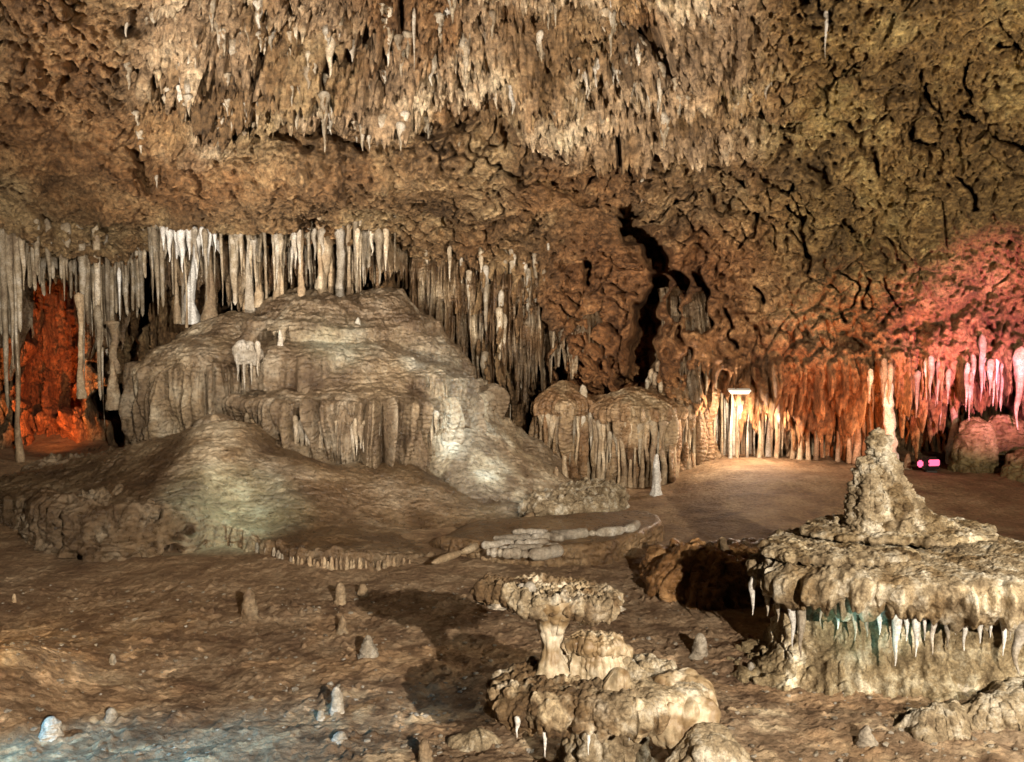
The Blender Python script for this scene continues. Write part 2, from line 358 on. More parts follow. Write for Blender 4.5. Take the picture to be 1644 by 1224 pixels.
fc = np.ones(X.shape+(3,), np.float32)
def mf(c, m):
    global fc
    fc = fc*(1-m[..., None])+np.array(c, np.float32)*m[..., None]
mf((1.1, 1.0, .8), sm(Y, 8.5, 12)*.6)
mf((1.7, 1.7, 1.7), sm(fbm(G, 1.1, 4, 351), .1, .5)*sm(X, .6, 1.6)*sm(Y, 8.2, 6.5)*.9)
mf((2.0, 2.2, 2.3), sm(fbm(G, 2.2, 4, 361), .15, .42)*sm(Y, 6.9, 6.2)*.9)
mf((1.7, 1.6, 1.45), sm(fbm(G, 1.2, 4, 371), .1, .4)*sm(Y, 8.6, 7.4)*.6)
mf((2.3, 2.3, 2.3), sm(fbm(G, 8, 3, 381), .28, .45)*sm(Y, 8.2, 6.8)*sm(fbm(G, 1.3, 3, 382), -.2, .25)*.9)
mf((.5, .42, .36), sm(fbm(G, 5, 4, 391), .1, .4)*sm(Y, 9.5, 8)*.7)
floor = grid_mesh('cave_floor', np.stack([X, Y, Z], -1), M['floor'], col=fc)
tag(floor, 'brown muddy cave floor scattered with rubble and pale calcite patches', 'cave floor', kind='structure')

# ------------------------------------------------------------------ builders for formations
def resample_levels(lv, n):
    lv = np.array(lv, float)
    # catmull through levels then arc-length resample
    A = catmull(lv[None], [24]*(len(lv)-1))[0]
    seg = np.r_[0, np.cumsum(np.linalg.norm(np.diff(A, axis=0), axis=1))]
    s = np.linspace(0, seg[-1], n); return np.stack([np.interp(s, seg, A[:, k]) for k in range(A.shape[1])], 1)
def lump_form(name, c, rx, ry, levels, mat, na=300, nl=140, rnoise=.08, rf=1.6, seed=0, disp=None, col=None, parent=None, zfun=None, lean=(0, 0), rot=0, outline=None):
    """levels: (radius scale, height); closed near the centre."""
    ang = np.linspace(0, 2*math.pi, na, endpoint=False)
    ca, sa = np.cos(ang), np.sin(ang)
    rn = 1+rnoise*perlin(ca*rf+seed, sa*rf, np.zeros_like(ca)+seed*.37, seed)+rnoise*.5*perlin(ca*rf*2.7, sa*rf*2.7+seed, ca*0, seed+3)
    if outline is not None:
        oa, orr = outline; rn = rn*np.interp((ang+math.pi) % (2*math.pi)-math.pi, oa, orr, period=2*math.pi)
    lv = resample_levels([(s, z) for s, z in levels], nl)
    h0, h1 = lv[:, 1].min(), lv[:, 1].max()
    S = lv[None, :, 0]*rn[:, None]
    X = rx*S*ca[:, None]; Y_ = ry*S*sa[:, None]
    if rot:
        X, Y_ = X*math.cos(rot)-Y_*math.sin(rot), X*math.sin(rot)+Y_*math.cos(rot)
    Zz = np.broadcast_to(lv[None, :, 1], X.shape).copy()
    t = (Zz-h0)/(h1-h0+1e-6)
    P = np.stack([X+lean[0]*t, Y_+lean[1]*t, Zz], -1).astype(np.float32)
    Pw = P+np.array(c, np.float32)
    if zfun is not None: P[..., 2] += zfun(Pw)
    Nn = normals(P, True)
    # outward
    out = np.stack([ca[:, None]*np.ones_like(S), sa[:, None]*np.ones_like(S), np.zeros_like(S)], -1)
    if (Nn*out).sum(-1).mean() < 0 and lv[0, 0] >= lv[-1, 0]: Nn = -Nn
    if disp is not None: P = P+Nn*disp(Pw, Nn, ang[:, None]*np.ones_like(S), Zz)[..., None]
    cc = col(Pw, Nn, Zz) if col is not None else np.ones(P.shape, np.float32)
    o = grid_mesh(name, P, mat, True, parent, cc)
    if parent is None: o.location = c
    else: o.location = Vector(c)-Vector(parent.location)
    return o
def C3(P, *ms):
    c = np.ones(P.shape, np.float32)
    for colr, m in ms: c = c*(1-m[..., None])+np.array(colr, np.float32)*m[..., None]
    return c
def flutes(P, ang, R_, nper, seed, amp, sz=.35):
    q = np.stack([np.cos(ang)*R_*nper, np.sin(ang)*R_*nper, P[..., 2]*sz*nper], -1)
    return amp*(billow(q, 1.0, 2, seed, .4)-.25)
def coral(P, f, seed, amp):
    a, b = worley(warp(P, f*.5, .25/f, seed), f, seed)
    e, _ = worley(P, f*2.3, seed+4)
    return amp*(1-sm(a, .1, .75))+amp*.45*(1-sm(e, .1, .7))

# ------------------------------------------------------------------ the great flowstone mound
mc = Vector((-2.7, 15.0, 0))
mound = empty('flowstone_mound', mc)
tag(mound, 'great tiered flowstone mound with fluted skirts rising to the ceiling at left centre', 'flowstone mound')
def d_body(P, N, a, z):
    steep = 1-np.abs(N[..., 2])
    st_ = .10*np.abs(((P[..., 2]*2.6+.6*fbm(P, .5, 2, 403)) % 1)-.5)+.06*np.abs(((P[..., 2]*6.5+1.2*fbm(P, .8, 2, 407)) % 1)-.5)   # tier-like terraces
    return .18*fbm(P, .8, 3, 401)+st_+.05*(billow(P, 2.5, 3, 402, .5, (1.3, 1, .4))-.3)+.035*fbm(P, 6, 4, 404, .6, (1, 1, .5))
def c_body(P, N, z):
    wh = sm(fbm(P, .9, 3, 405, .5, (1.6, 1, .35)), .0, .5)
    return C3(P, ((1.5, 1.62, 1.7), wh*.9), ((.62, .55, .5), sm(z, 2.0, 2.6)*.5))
lump_form('mound_body', mc, 3.45, 2.9, [(1.0, -.2), (.90, .35), (.74, .9), (.60, 1.5), (.50, 2.0), (.40, 2.4), (.26, 2.68), (.1, 2.8), (.001, 2.82)], M['flow'], 700, 330, .12, 1.2, 5, d_body, c_body, mound)
def d_skirt(z0, z1, nper, seed, amp, R_=1.8):
    def f(P, N, a, z):
        m = sm(z, z1+.10, z1-.08)*sm(np.abs(N[..., 2]), .9, .5)
        return m*flutes(P, a, R_, nper, seed, amp, .10)+.05*fbm(P, 1.6, 3, seed+1)+.02*fbm(P, 7, 3, seed+2, .6, (1, 1, .6))
    return f
def c_skirt(P, N, z):
    return C3(P, ((1.45, 1.5, 1.5), sm(fbm(P, 1.1, 3, 415, .5, (2, 1, .3)), -.1, .4)*.8))
lump_form('fluted_skirt', Vector((-2.15, 14.2, 0)), 1.72, 1.75, [(.90, .3), (.93, .6), (.965, .95), (1.0, 1.22), (.985, 1.36), (.9, 1.46), (.75, 1.6), (.55, 1.9), (.3, 2.1), (.001, 2.2)], M['flow'], 900, 260, .10, 1.5, 12, d_skirt(.5, 1.36, 5.5, 410, .34), c_skirt, mound)
lump_form('fluted_tier', Vector((-4.35, 14.3, 0)), .98, 1.1, [(.95, .6), (.98, .95), (1.02, 1.3), (.97, 1.65), (.8, 1.95), (.55, 2.1), (.3, 2.2), (.001, 2.25)], M['flow'], 560, 200, .16, 1.5, 22, d_skirt(.9, 1.75, 6.5, 420, .28, 1.0), c_skirt, mound)
lump_form('upper_tier', Vector((-4.1, 15.0, 0)), .95, .9, [(1, 1.6), (1.03, 2.0), (.93, 2.2), (.7, 2.38), (.4, 2.48), (.001, 2.52)], M['flow'], 400, 130, .2, 1.5, 32, d_skirt(2, 2.4, 5, 430, .08, 1.0), c_skirt, mound)
lump_form('shoulder_tier', Vector((-2.9, 14.2, 0)), 1.05, 1.2, [(1, 1.5), (1.02, 1.8), (.9, 2.02), (.6, 2.12), (.3, 2.2), (.001, 2.2)], M['flow'], 400, 130, .2, 1.6, 36, d_skirt(1.6, 1.95, 4, 436, .10, 1.0), c_skirt, mound)
lump_form('small_tier', Vector((-1.25, 13.9, 0)), .62, .8, [(1, 1.0), (1.03, 1.45), (.95, 1.66), (.6, 1.78), (.3, 1.82), (.001, 1.83)], M['flow'], 400, 130, .15, 1.6, 42, d_skirt(1.2, 1.6, 7, 446, .22, .7), c_skirt, mound)
def c_flank(P, N, z):
    return C3(P, ((1.9, 2.1, 2.25), sm(fbm(P, 1.3, 3, 455, .5, (2, 1, .25)), -.25, .35)*sm(P[..., 0], -1.9, -1.2)))
lump_form('right_flank', Vector((-.45, 13.75, 0)), 1.35, 1.85, [(1.15, -.1), (1.0, .08), (.82, .28), (.64, .60), (.48, 1.02), (.34, 1.5), (.2, 1.9), (.001, 2.05)], M['flow'], 420, 240, .10, 1.3, 48,
          lambda P, N, a, z: .06*fbm(P, 1.0, 3, 451)+.03*(billow(P, 2.2, 2, 453, .5, (1.5, 1, .2))-.3)+.01*fbm(P, 7, 3, 452, .6, (1.4, 1, .4)), c_flank, mound, None, (-.95, .9))
# white drapery knob with fingers on the mound's front
def d_knob(seed, amp=.05):
    return lambda P, N, a, z: amp*coral(P, 7, seed, 1)+.02*fbm(P, 12, 2, seed)
lump_form('white_knob', Vector(at(343, 703, 12.4))+Vector((0, .12, -.05)), .27, .25, [(1.0, -.15), (1.05, .08), (.9, .24), (.5, .32), (.001, .34)], M['flow'], 200, 90, .15, 1.6, 52, lambda P, N, a, z: .05*coral(P, 7, 52, 1)*sm(z, .12, 0)+.01*fbm(P, 12, 2, 3), None, mound)

SKIRT = mound
# apron of smooth flowstone in front of the mound, with a rough coral edge on the left
front = [(60, 852, .30), (110, 885, .42), (190, 905, .42), (300, 885, .32), (345, 862, .25), (385, 872, .22), (430, 898, .2), (470, 918, .19), (560, 920, .19), (640, 914, .13), (700, 895, .05), (770, 872, .03), (860, 820, .02), (930, 770, .02)]
ac = Vector((-3.0, 13.2, 0))
oa, orr, rim = [], [], []
for (u_, v_, hh) in front:
    g = ong(u_, v_); oa.append(math.atan2((g.y-ac.y)/2.6, (g.x-ac.x)/4.2)); orr.append(math.hypot((g.x-ac.x)/4.2, (g.y-ac.y)/2.6)); rim.append(hh)
oa += [.3, math.pi/2, math.pi-.2]; orr += [.9, .9, .95]; rim += [.02, .2, .3]
oo = np.argsort(oa); oa = np.array(oa)[oo]; orr = np.array(orr)[oo]; rim = np.array(rim)[oo]
apron_na, apron_nl = 1300, 420
ang = np.linspace(-math.pi, math.pi, apron_na, endpoint=False)
rr = np.interp(ang, oa, orr, period=2*math.pi); rmh = np.interp(ang, oa, rim, period=2*math.pi)
for _i in range(3):
    k_ = np.ones(25)/25; rr = np.convolve(np.r_[rr[-12:], rr, rr[:12]], k_, 'valid'); rmh = np.convolve(np.r_[rmh[-12:], rmh, rmh[:12]], k_, 'valid')
sv = np.concatenate([np.linspace(1.012, 1.0, 60, endpoint=False), np.linspace(1, .001, 360)])
rw = rr.copy()
for _i in range(4):
    k_ = np.ones(121)/121; rw = np.convolve(np.r_[rw[-60:], rw, rw[:60]], k_, 'valid')
bl = sm(sv, .95, .45)
S = (rr[:, None]*(1-bl)[None]+rw[:, None]*bl[None])*sv[None, :]
AX = ac.x+4.2*S*np.cos(ang)[:, None]; AY = ac.y+2.6*S*np.sin(ang)[:, None]
ins = 1-sv[None, :]
AZ = rmh[:, None]*sm(ins*np.ones_like(S), -.010, .006)-.05*sm(-ins*np.ones_like(S), .0, .012)
AZ = AZ+(.60-.16*sm(AX, -3.6, -4.6))*sm(ins*np.ones_like(S), .02, .70)
AZ += .07*np.exp(-dseg(AX, AY, [(-4.4, 13.0, 1.2), (-3.6, 11.6, .7), (-3.1, 10.5, .45)])**2)*sm(ins*np.ones_like(S), 0, .08)
AZ += .12*np.exp(-dseg(AX, AY, [(-6.6, 12.5, .6), (-4.9, 12.6, .7), (-3.9, 12.4, .5)])**2)*sm(ins*np.ones_like(S), 0, .12)
AZ -= .16*np.exp(-((AX+1.5)/1.1)**2-((AY-11.2)/.7)**2)
AZ += .10*np.exp(-((AX-.1)/.6)**2-((AY-12.4)/1.0)**2)
AP = np.stack([AX, AY, AZ], -1).astype(np.float32)
AN = normals(AP, True)
if AN[..., 2].mean() < 0: AN = -AN
edge_m = sm(ins*np.ones_like(S), .03, .0)
apx, apy = proj(AP)
rough_m = sm(apx, 350, 300)*sm(ins*np.ones_like(S), .15, .02)*sm(apx, 20, 80)
q = np.stack([AX*9, AY*9, AZ*1.5], -1)
AD = .06*fbm(AP, .9, 3, 501)+.022*fbm(AP, 3.5, 5, 502, .6, (1, 1, 1))+.03*sm(AX, -3.0, -3.6)*(billow(warp(AP, 1.5, .2), 3, 3, 503)-.3)
AD = AD+edge_m*(1-rough_m)*.07*(billow(q, 1.0, 1, 503)-.45)
c1, c2 = worley(warp(AP, 3, .12, 505), 5.5, 506, (1, 1, .8))
AD = AD+rough_m*(.14*sm(c1, .1, .5)-.36*(1-sm(c1, .12, .40))+.05*billow(AP, 8, 2, 507))
AP = AP+AN*AD[..., None]
ac_ = C3(AP, ((.7, .62, .5), sm(fbm(AP, 1.2, 4, 520), -.3, .2)), ((.6, .52, .42), sm(AX, -3.6, -4.6)), ((.42, .34, .26), sm(AX, -3.75, -4.1)*sm(fbm(AP, .8, 3, 521), -.5, .1)), ((1.5, 1.5, 1.45), np.exp(-dseg(AX, AY, [(-3.75, 13.0, .4), (-3.45, 11.4, .35), (-3.0, 10.4, .3), (-2.6, 10.0, .2)])**2)),  # brown left hill, darkened further as painted shade
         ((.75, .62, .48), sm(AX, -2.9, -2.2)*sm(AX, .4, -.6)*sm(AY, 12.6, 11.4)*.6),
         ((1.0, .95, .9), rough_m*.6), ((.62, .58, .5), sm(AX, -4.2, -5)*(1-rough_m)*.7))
AP[..., :] -= np.array(ac, np.float32)
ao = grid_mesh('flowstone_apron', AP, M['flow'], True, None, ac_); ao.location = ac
tag(ao, 'broad smooth flowstone apron with scalloped rim and coral-like left edge below the mound', 'flowstone apron')

# ------------------------------------------------------------------ unit variants of speleothems (height 1, radius 1), shared by copies
def lathe_unit(name, fr, mat, seed, na=16, nz=30, wob=.25, rip=.12, knob=0):
    t = np.linspace(0, 1, nz)                                   # 0 = bottom
    a = np.linspace(0, 2*math.pi, na, endpoint=False)
    r = fr(t)
    A, T = np.meshgrid(a, t, indexing='ij')
    q = np.stack([np.cos(A)*1.3+seed, np.sin(A)*1.3, T*5+seed], -1)
    rr = r[None]*(1+.22*fbm(q, 1, 2, seed)+rip*np.abs(perlin(0*T+seed, 0*T, T*11, seed+2))*2-rip*.5)
    if knob: rr = rr*(1+knob*billow(q, 2.5, 2, seed+9))
    wx = wob*(perlin(t*2.2, 0*t+seed, 0*t, seed+5)); wy = wob*(perlin(t*2.2, 0*t+seed, 0*t+9, seed+6))
    P = np.stack([rr*np.cos(A)+wx[None], rr*np.sin(A)+wy[None], T], -1)
    o = grid_mesh(name, P, mat, True)
    return o
def cap(t, a): return np.sqrt(np.clip(1-np.clip((t-a)/(1-a), 0, 1)**2, 0, 1))
def f_tite(t): return (.07+.93*t**1.15)*cap(t, .8)
def f_thin(t): return (.3+.55*t)*cap(t, .93)*cap(1-t, .96)
def f_col(t): return (.55+.9*np.abs(t-.5)**2.2*3.2)*cap(t, .95)
def f_mite(t): return np.sqrt(np.clip(1-t**5, 0, 1))*(1-.3*t)+.5*np.maximum(0, .14-t)/.14
def f_cone(t): return np.sqrt(np.clip(1-t**4, 0, 1))*(.42+.58*(1-t)**1.6)
PROTO = {}
for k in range(6):
    PROTO['tite', k] = lathe_unit('stalactite', f_tite, M['tite'], 10+k, wob=.5)
    PROTO['thin', k] = lathe_unit('stalactite', f_thin, M['tite'], 30+k, wob=.5)
    PROTO['ptite', k] = lathe_unit('stalactite', f_tite, M['pale'], 190+k, wob=.6)
    PROTO['wtite', k] = lathe_unit('stalactite', f_tite, M['white'], 110+k, wob=.5)
    PROTO['col', k] = lathe_unit('cave_column', f_col, M['column'], 50+k, 18, 40, .9, .2)
    PROTO['pcol', k] = lathe_unit('cave_column', f_col, M['pale'], 210+k, 18, 40, .9, .2)
    PROTO['wcol', k] = lathe_unit('cave_column', f_col, M['white'], 70+k, 18, 40, .9, .2)
    PROTO['mite', k] = lathe_unit('stalagmite', f_mite, M['column'], 90+k, 36, 44, .15, .12, .05)
    PROTO['wmite', k] = lathe_unit('stalagmite', f_mite, M['pale'], 130+k, 36, 44, .15, .12, .05)
    PROTO['cone', k] = lathe_unit('stalagmite', f_cone, M['column'], 150+k, 36, 44, .15, .12, .12)
    PROTO['xmite', k] = lathe_unit('stalagmite', f_mite, M['white'], 230+k, 36, 44, .15, .12, .05)
    PROTO['wcone', k] = lathe_unit('stalagmite', f_cone, M['pale'], 170+k, 36, 44, .15, .12, .12)
for o in PROTO.values(): COL.objects.unlink(o)
def put(kind, base, r, L, name=None, tilt=(0, 0), parent=None, k=None, ry=None):
    """base = world point of the bottom; L = height"""
    src = PROTO[kind, random.randrange(6) if k is None else k]
    o = src.copy(); o.name = name or src.data.name.split('.')[0]; COL.objects.link(o)
    o.scale = (r, ry or r, L); o.rotation_euler = (tilt[0], tilt[1], random.uniform(0, 6.28) if tilt == (0, 0) else 0)
    o.location = Vector(base)-(Vector(parent.location) if parent else Vector((0, 0, 0)))
    if parent: o.parent = parent
    return o
bpy.context.view_layer.update()
dg = bpy.context.evaluated_depsgraph_get(); she = shell.evaluated_get(dg); fle = floor.evaluated_get(dg)
def hit(px_, py_, ob=None):
    ok, p, n, i = (ob or she).ray_cast(Vector((0, 0, CAMZ)), ray(px_, py_).normalized()); return p if ok else None
def fz(x, y):
    ok, p, n, i = fle.ray_cast(Vector((x, y, 5)), Vector((0, 0, -1))); return p.z if ok else 0.

# shaggy ceiling band
n = 0
while n < 165:
    u_, v_ = random.uniform(200, 1260), random.uniform(5, 235)
    if v_ > 180 and u_ > 900 and random.random() < .5: continue
    if u_ > 1080 and random.random() < .6: continue
    if perlin(u_/70., v_/45., 0., 77) < -.05: continue
    p = hit(u_, v_)
    if p is None: continue
    L = min(.8, .26*math.exp(random.gauss(0, .45))); r = random.uniform(.04, .10)*(.6+L)
    o = put(random.choice(['tite']*6+['ptite']), (p.x, p.y+.04, p.z-L*.55), r, L)
    tag(o, 'small pale stalactite in the shaggy band hanging across the top of the cave', 'stalactite', 'stalactites crowding the upper ceiling band'); n += 1
for (u_, v_, L) in [(253, 285, .16), (593, 222, .16), (527, 205, .28), (880, 395, .22), (1030, 290, .3), (665, 30, .6), (1325, 30, .45)]:
    p = hit(u_, v_)
    o = put('ptite', (p.x, p.y-.03, p.z-L), .03, L*1.2)
    tag(o, {253: 'thin white stalactite dangling alone from the left ceiling shelf', 593: 'thin white stalactite dangling at the dark hollow of the mid ceiling', 527: 'larger pale stalactite hanging just left of the dark ceiling hollow',
            880: 'straw stalactite hanging below the middle ceiling shelf', 1030: 'pale stalactite at the top of the tall dark chimney', 665: 'long pale stalactite at the top edge above the mound',
            1325: 'pale stalactite hanging alone on the upper right ceiling'}[u_], 'stalactite')
# left curtain
for i in range(46):
    u_ = 2+i*5.3+random.uniform(-2, 2)
    Yc = random.uniform(14.7, 15.4)
    if u_ > 236: break
    bot = random.uniform(430, 485) if 36 < u_ < 130 else random.uniform(520, 690)
    if 186 < u_ < 236: bot = random.uniform(440, 520)
    q = hit(u_, 374)
    if q: Yc = q.y+random.uniform(.05, .5)
    t_, b_ = at(u_, 378, Yc), at(u_, bot, Yc)
    o = put(random.choice(['tite', 'thin', 'thin']), b_, random.uniform(.05, .085), t_.z-b_.z+.25)
    tag(o, 'long grey brown stalactite in the curtain hanging at the left edge', 'stalactite', 'stalactites of the left curtain')
for (u_, t0, b0, wd, kd, lb) in [(33, 500, 745, 10, 'col', 'slender olive column at the left edge of the red lit niche'), (132, 480, 640, 11, 'col', 'slender column at the right edge of the red lit niche'),
        (193, 440, 515, 6, 'wtite', 'isolated white stalactite in front of the dark opening'), (160, 500, 600, 12, 'tite', 'reddish stalactite between the lit niche and dark opening'),
        (183, 525, 600, 16, 'col', 'stubby pale column beside the dark opening left of the mound')]:
    t_, b_ = at(u_, t0, 14.9), at(u_, b0, 14.9)
    o = put(kd, b_, wd/2*14.9/F*1.3, t_.z-b_.z+.1); tag(o, lb, 'stalactite' if 'tite' in kd else 'column')
# columns between the mound and the ceiling
cols = [(246, 400, 505, 9), (262, 385, 520, 12), (278, 380, 500, 9), (296, 378, 505, 16), (313, 380, 505, 20), (332, 385, 500, 12), (345, 390, 495, 8), (358, 385, 500, 12), (372, 380, 515, 8), (386, 390, 525, 12),
        (402, 380, 500, 15), (415, 400, 480, 8), (428, 400, 500, 10), (441, 410, 470, 8), (452, 400, 480, 10), (470, 410, 478, 8), (484, 405, 470, 9), (498, 405, 480, 8), (515, 405, 475, 12), (533, 408, 470, 8), (548, 400, 495, 9), (562, 405, 480, 8),
        (575, 402, 470, 8), (586, 400, 465, 8), (622, 402, 465, 9), (634, 400, 480, 10)]
for i in range(30):
    u_ = random.uniform(244, 600); cols.append((u_, 385, (505 if u_ < 410 else 482)+random.uniform(-6, 8), random.uniform(7, 13)))
for i, (u_, t0, b0, wd) in enumerate(cols):
    Yc = random.uniform(14.7, 15.15); t_, b_ = at(u_, 352, Yc), at(u_, b0+16, Yc)
    kd = 'wcol' if i == 4 else ('pcol' if i in (3, 10, 20) else random.choice(['col', 'tite', 'thin', 'col', 'tite']))
    if kd in ('tite', 'thin'): b_ = at(u_, b0-random.uniform(0, 60), Yc)
    o = put(kd, b_, wd*.75*random.choice((.4, .55, .8, 1.0, 1.6))*Yc/F, t_.z-b_.z+.15, 'cave_column' if 'col' in kd else 'stalactite')
    if i == 4: tag(o, 'thickest white column joining the ceiling and the left mound top', 'column')
    elif i == 3: tag(o, 'white column just left of the thickest one above the mound', 'column')
    elif i == 10: tag(o, 'pale column standing alone above the middle mound tier', 'column')
    elif i == 20: tag(o, 'white dribbling column at the right end of the mound top', 'column')
    elif kd == 'col': tag(o, 'slim brown column between the ceiling lip and the flowstone mound', 'column', 'columns above the flowstone mound')
    else: tag(o, 'long tapering stalactite among the columns above the flowstone mound', 'stalactite', 'long stalactites above the flowstone mound')
for i in range(30):
    u_ = random.uniform(240, 640); Yc = random.uniform(14.5, 15.0); t_ = at(u_, 388, Yc); L = random.uniform(.2, .7)
    o = put(random.choice(['tite', 'tite', 'ptite']), (t_.x, t_.y, t_.z-L), random.uniform(.045, .08), L+.2)
    tag(o, 'short stalactite hanging from the ceiling lip above the flowstone mound', 'stalactite', 'stalactites over the flowstone mound')
def curtain(u0, u1, vt, vb, Y, mat, label, seed, amp=.16, conform=False):
    a_, b_ = at(u0, 600, Y), at(u1, 600, Y); n_ = int((b_.x-a_.x)/.012)+20; m_ = 90
    x0 = np.linspace(a_.x, b_.x, n_); U_ = np.linspace(u0, u1, n_)
    us = np.linspace(u0, u1, 14); ys = []
    for u in us:
        hh = [hit(u, v) for v in np.linspace(np.interp(u, [u0, u1], vt)+12, np.interp(u, [u0, u1], vb)-8, 5)]
        hh = [h.y for h in hh if h]; ys.append(min(Y+.5, max(Y-.7, sorted(hh)[2] if len(hh) > 3 else Y)))
    Yn = np.interp(U_, us, np.convolve(np.r_[ys[0], ys, ys[-1]], np.ones(3)/3, 'valid'))[:, None]+(0 if conform else Y-np.mean(ys)); Y0 = Y
    vt = (vt[0]+4, vt[1]+4)
    zt_ = np.array([at(u, np.interp(u, [u0, u1], vt), Y).z for u in U_])+.12*perlin(x0*2.5, 0*x0, 0*x0, seed+9); zb_ = np.array([at(u, np.interp(u, [u0, u1], vb), Y).z for u in U_])
    rag = np.clip(billow(np.stack([x0*4.5, 0*x0+seed, 0*x0], -1), 1, 3, seed, .6), 0, 1); zb_ = zb_+(zt_-zb_)*(.55-.75*rag).clip(0, .6)
    lv = np.linspace(0, 1, m_); s_ = np.where(lv < .8, lv/.8, (1-lv)/.2)
    P = np.zeros((n_, m_, 3), np.float32); P[..., 0] = x0[:, None]+.02*perlin(x0[:, None]*2, 0, s_[None]*4, seed); P[..., 2] = zt_[:, None]*(1-s_)+zb_[:, None]*s_
    q = np.stack([P[..., 0]*5.5, 0*P[..., 0]+seed, P[..., 2]*.45], -1)
    rel = amp*(billow(q, 1, 3, seed+1, .5)-.3)*(.4+.6*s_[None])+.07*fbm(P, 1.4, 2, seed+2)+.02*fbm(P, 9, 2, seed+3, .6, (1, 1, .3))
    back = np.clip((lv-.8)/.04, 0, 1)
    q2 = np.stack([P[..., 0]*13, 0*P[..., 0]+seed, P[..., 2]*.8], -1); rel = rel*1.3+amp*.35*(billow(q2, 1, 2, seed+11)-.3)
    edge_ = (1-np.clip(np.minimum(x0-x0[0], x0[-1]-x0)/.25, 0, 1))[:, None]
    P[..., 1] = (Yn if conform else Y)-rel*2*(1-back)[None]+(.02+.10*(1-s_))*back[None]+.45*(1-s_)[None]**4+.5*edge_**2
    c0 = P.reshape(-1, 3).mean(0); o = grid_mesh('drapery', P-c0, mat, col=C3(P, ((.75, .6, .45), sm(fbm(P, 1.5, 3, seed+5), -.2, .3)), ((1.6, 1.6, 1.55), sm(fbm(P, 2.5, 3, seed+6, .5, (2, 1, .2)), .15, .45)*.8))); o.location = c0; tag(o, label, 'drapery'); return o
curtain(236, 420, (360, 360), (510, 520), 15.15, M['flow'], 'brown fluted drapery behind the columns at the upper left of the mound', 811)
curtain(400, 650, (360, 365), (500, 490), 15.35, M['flow'], 'brown fluted drapery filling the gap over the mound top', 815)
curtain(645, 790, (400, 410), (590, 640), 15.1, M['flow'], 'long pleated brown drapery right of the mound top', 819, .22, True)
curtain(770, 880, (430, 440), (640, 720), 14.95, M['flow'], 'dark pleated drapery beside the narrow dripping shelf', 823, .24, True)
curtain(872, 985, (470, 500), (640, 610), 15.2, M['flow'], 'brown dripping drapery on the wall left of the chimney', 843, .2, True)
curtain(1068, 1150, (455, 470), (640, 650), 15.0, M['flow'], 'narrow pleated drapery on the wall right of the chimney', 847, .24, True)
curtain(1055, 1150, (560, 600), (752, 757), 15.55, M['flow'], 'pleated brown drapery between the chimney and the wall lamp', 827, .2)
curtain(1235, 1400, (600, 600), (757, 757), 15.95, M['flow'], 'red lit pleated drapery wall behind the row of columns', 831, .2)
curtain(-40, 30, (370, 370), (560, 640), 15.9, M['flow'], 'grey pleated drapery at the left edge beside the lit niche', 835, .2)
curtain(142, 190, (380, 390), (610, 560), 15.6, M['flow'], 'brown pleated drapery between the lit niche and the dark opening', 839, .2)
# white draperies along the lip
def drapery(name, pts, Y, drop, mat, label, seed, cat='drapery', thick=.09):
    """pts: pixel polyline of the top edge; ragged curtain with folds and real thickness"""
    pts = np.array(pts, float); n_, m_ = 160, 60
    tt = np.linspace(0, len(pts)-1, n_); U_ = np.interp(tt, range(len(pts)), pts[:, 0]); V_ = np.interp(tt, range(len(pts)), pts[:, 1])
    top = np.array([at(a_, b_, Y) for a_, b_ in zip(U_, V_)])
    x0 = top[:, 0]
    fall = drop*(.45+.9*np.clip(billow(np.stack([x0*5, 0*x0+seed, 0*x0], -1), 1, 2, seed), 0, 1))
    ph = np.linspace(0, 2*math.pi, m_, endpoint=False)
    P = np.zeros((n_, m_+1, 3), np.float32)
    lv = np.linspace(0, 1, m_+1); s_ = np.where(lv < .5, lv*2, 2-lv*2)        # down the front, up the back
    fr = np.where(lv < .5, -1., 1.)
    fold = .10*np.sin(x0*26+2*perlin(x0*2, 0*x0, 0*x0, seed))
    P[..., 0] = x0[:, None]
    th = thick*(1-s_**2*.85)
    P[..., 1] = Y+fold[:, None]*(.3+s_[None])+fr[None]*th[None]+.05*perlin(P[..., 0]*9, lv[None]*4+P[..., 0]*0, P[..., 0]*0, seed)
    P[..., 2] = top[:, 2][:, None]+.08-(fall+.08)[:, None]*s_[None]
    h = [hit(a_, b_+5) for a_, b_ in zip(U_[::4], V_[::4])]; ys = np.array([q.y if q else Y for q in h])
    ys = np.convolve(np.r_[ys[0], ys[0], ys, ys[-1], ys[-1]], np.ones(5)/5, 'valid'); yy = np.interp(np.arange(n_), np.arange(len(ys))*4, ys)
    k = ((yy+.03)/Y)[:, None]; P[..., :2] *= k[..., None]; P[..., 2] = CAMZ+(P[..., 2]-CAMZ)*k
    P[..., 1] += (.22*(1-s_)**3)[None]*np.ones((n_, 1)); P[..., 2] += (.12*perlin(x0*3, 0*x0, 0*x0, seed+3))[:, None]*(1-s_[None])
    c0 = P.reshape(-1, 3).mean(0); P -= c0
    o = grid_mesh(name, P, mat); o.location = c0; tag(o, label, cat); return o
drapery('drapery', [(258, 378), (300, 374), (352, 376)], 14.62, .35, M['white'], 'bright white ragged drapery on the ceiling lip above the left columns', 5)
drapery('drapery', [(395, 392), (430, 398), (470, 402), (520, 405), (562, 408)], 14.6, .30, M['tite'], 'pale scalloped drapery over the middle of the mound top', 8)
drapery('drapery', [(400, 372), (440, 376), (500, 372), (530, 384)], 14.45, .22, M['tite'], 'short grey drapery tucked just beneath the dark ceiling gash', 11)
drapery('drapery', [(505, 385), (530, 392), (548, 400)], 14.35, .2, M['white'], 'small rounded pale drapery at the right of the ceiling lip', 15)
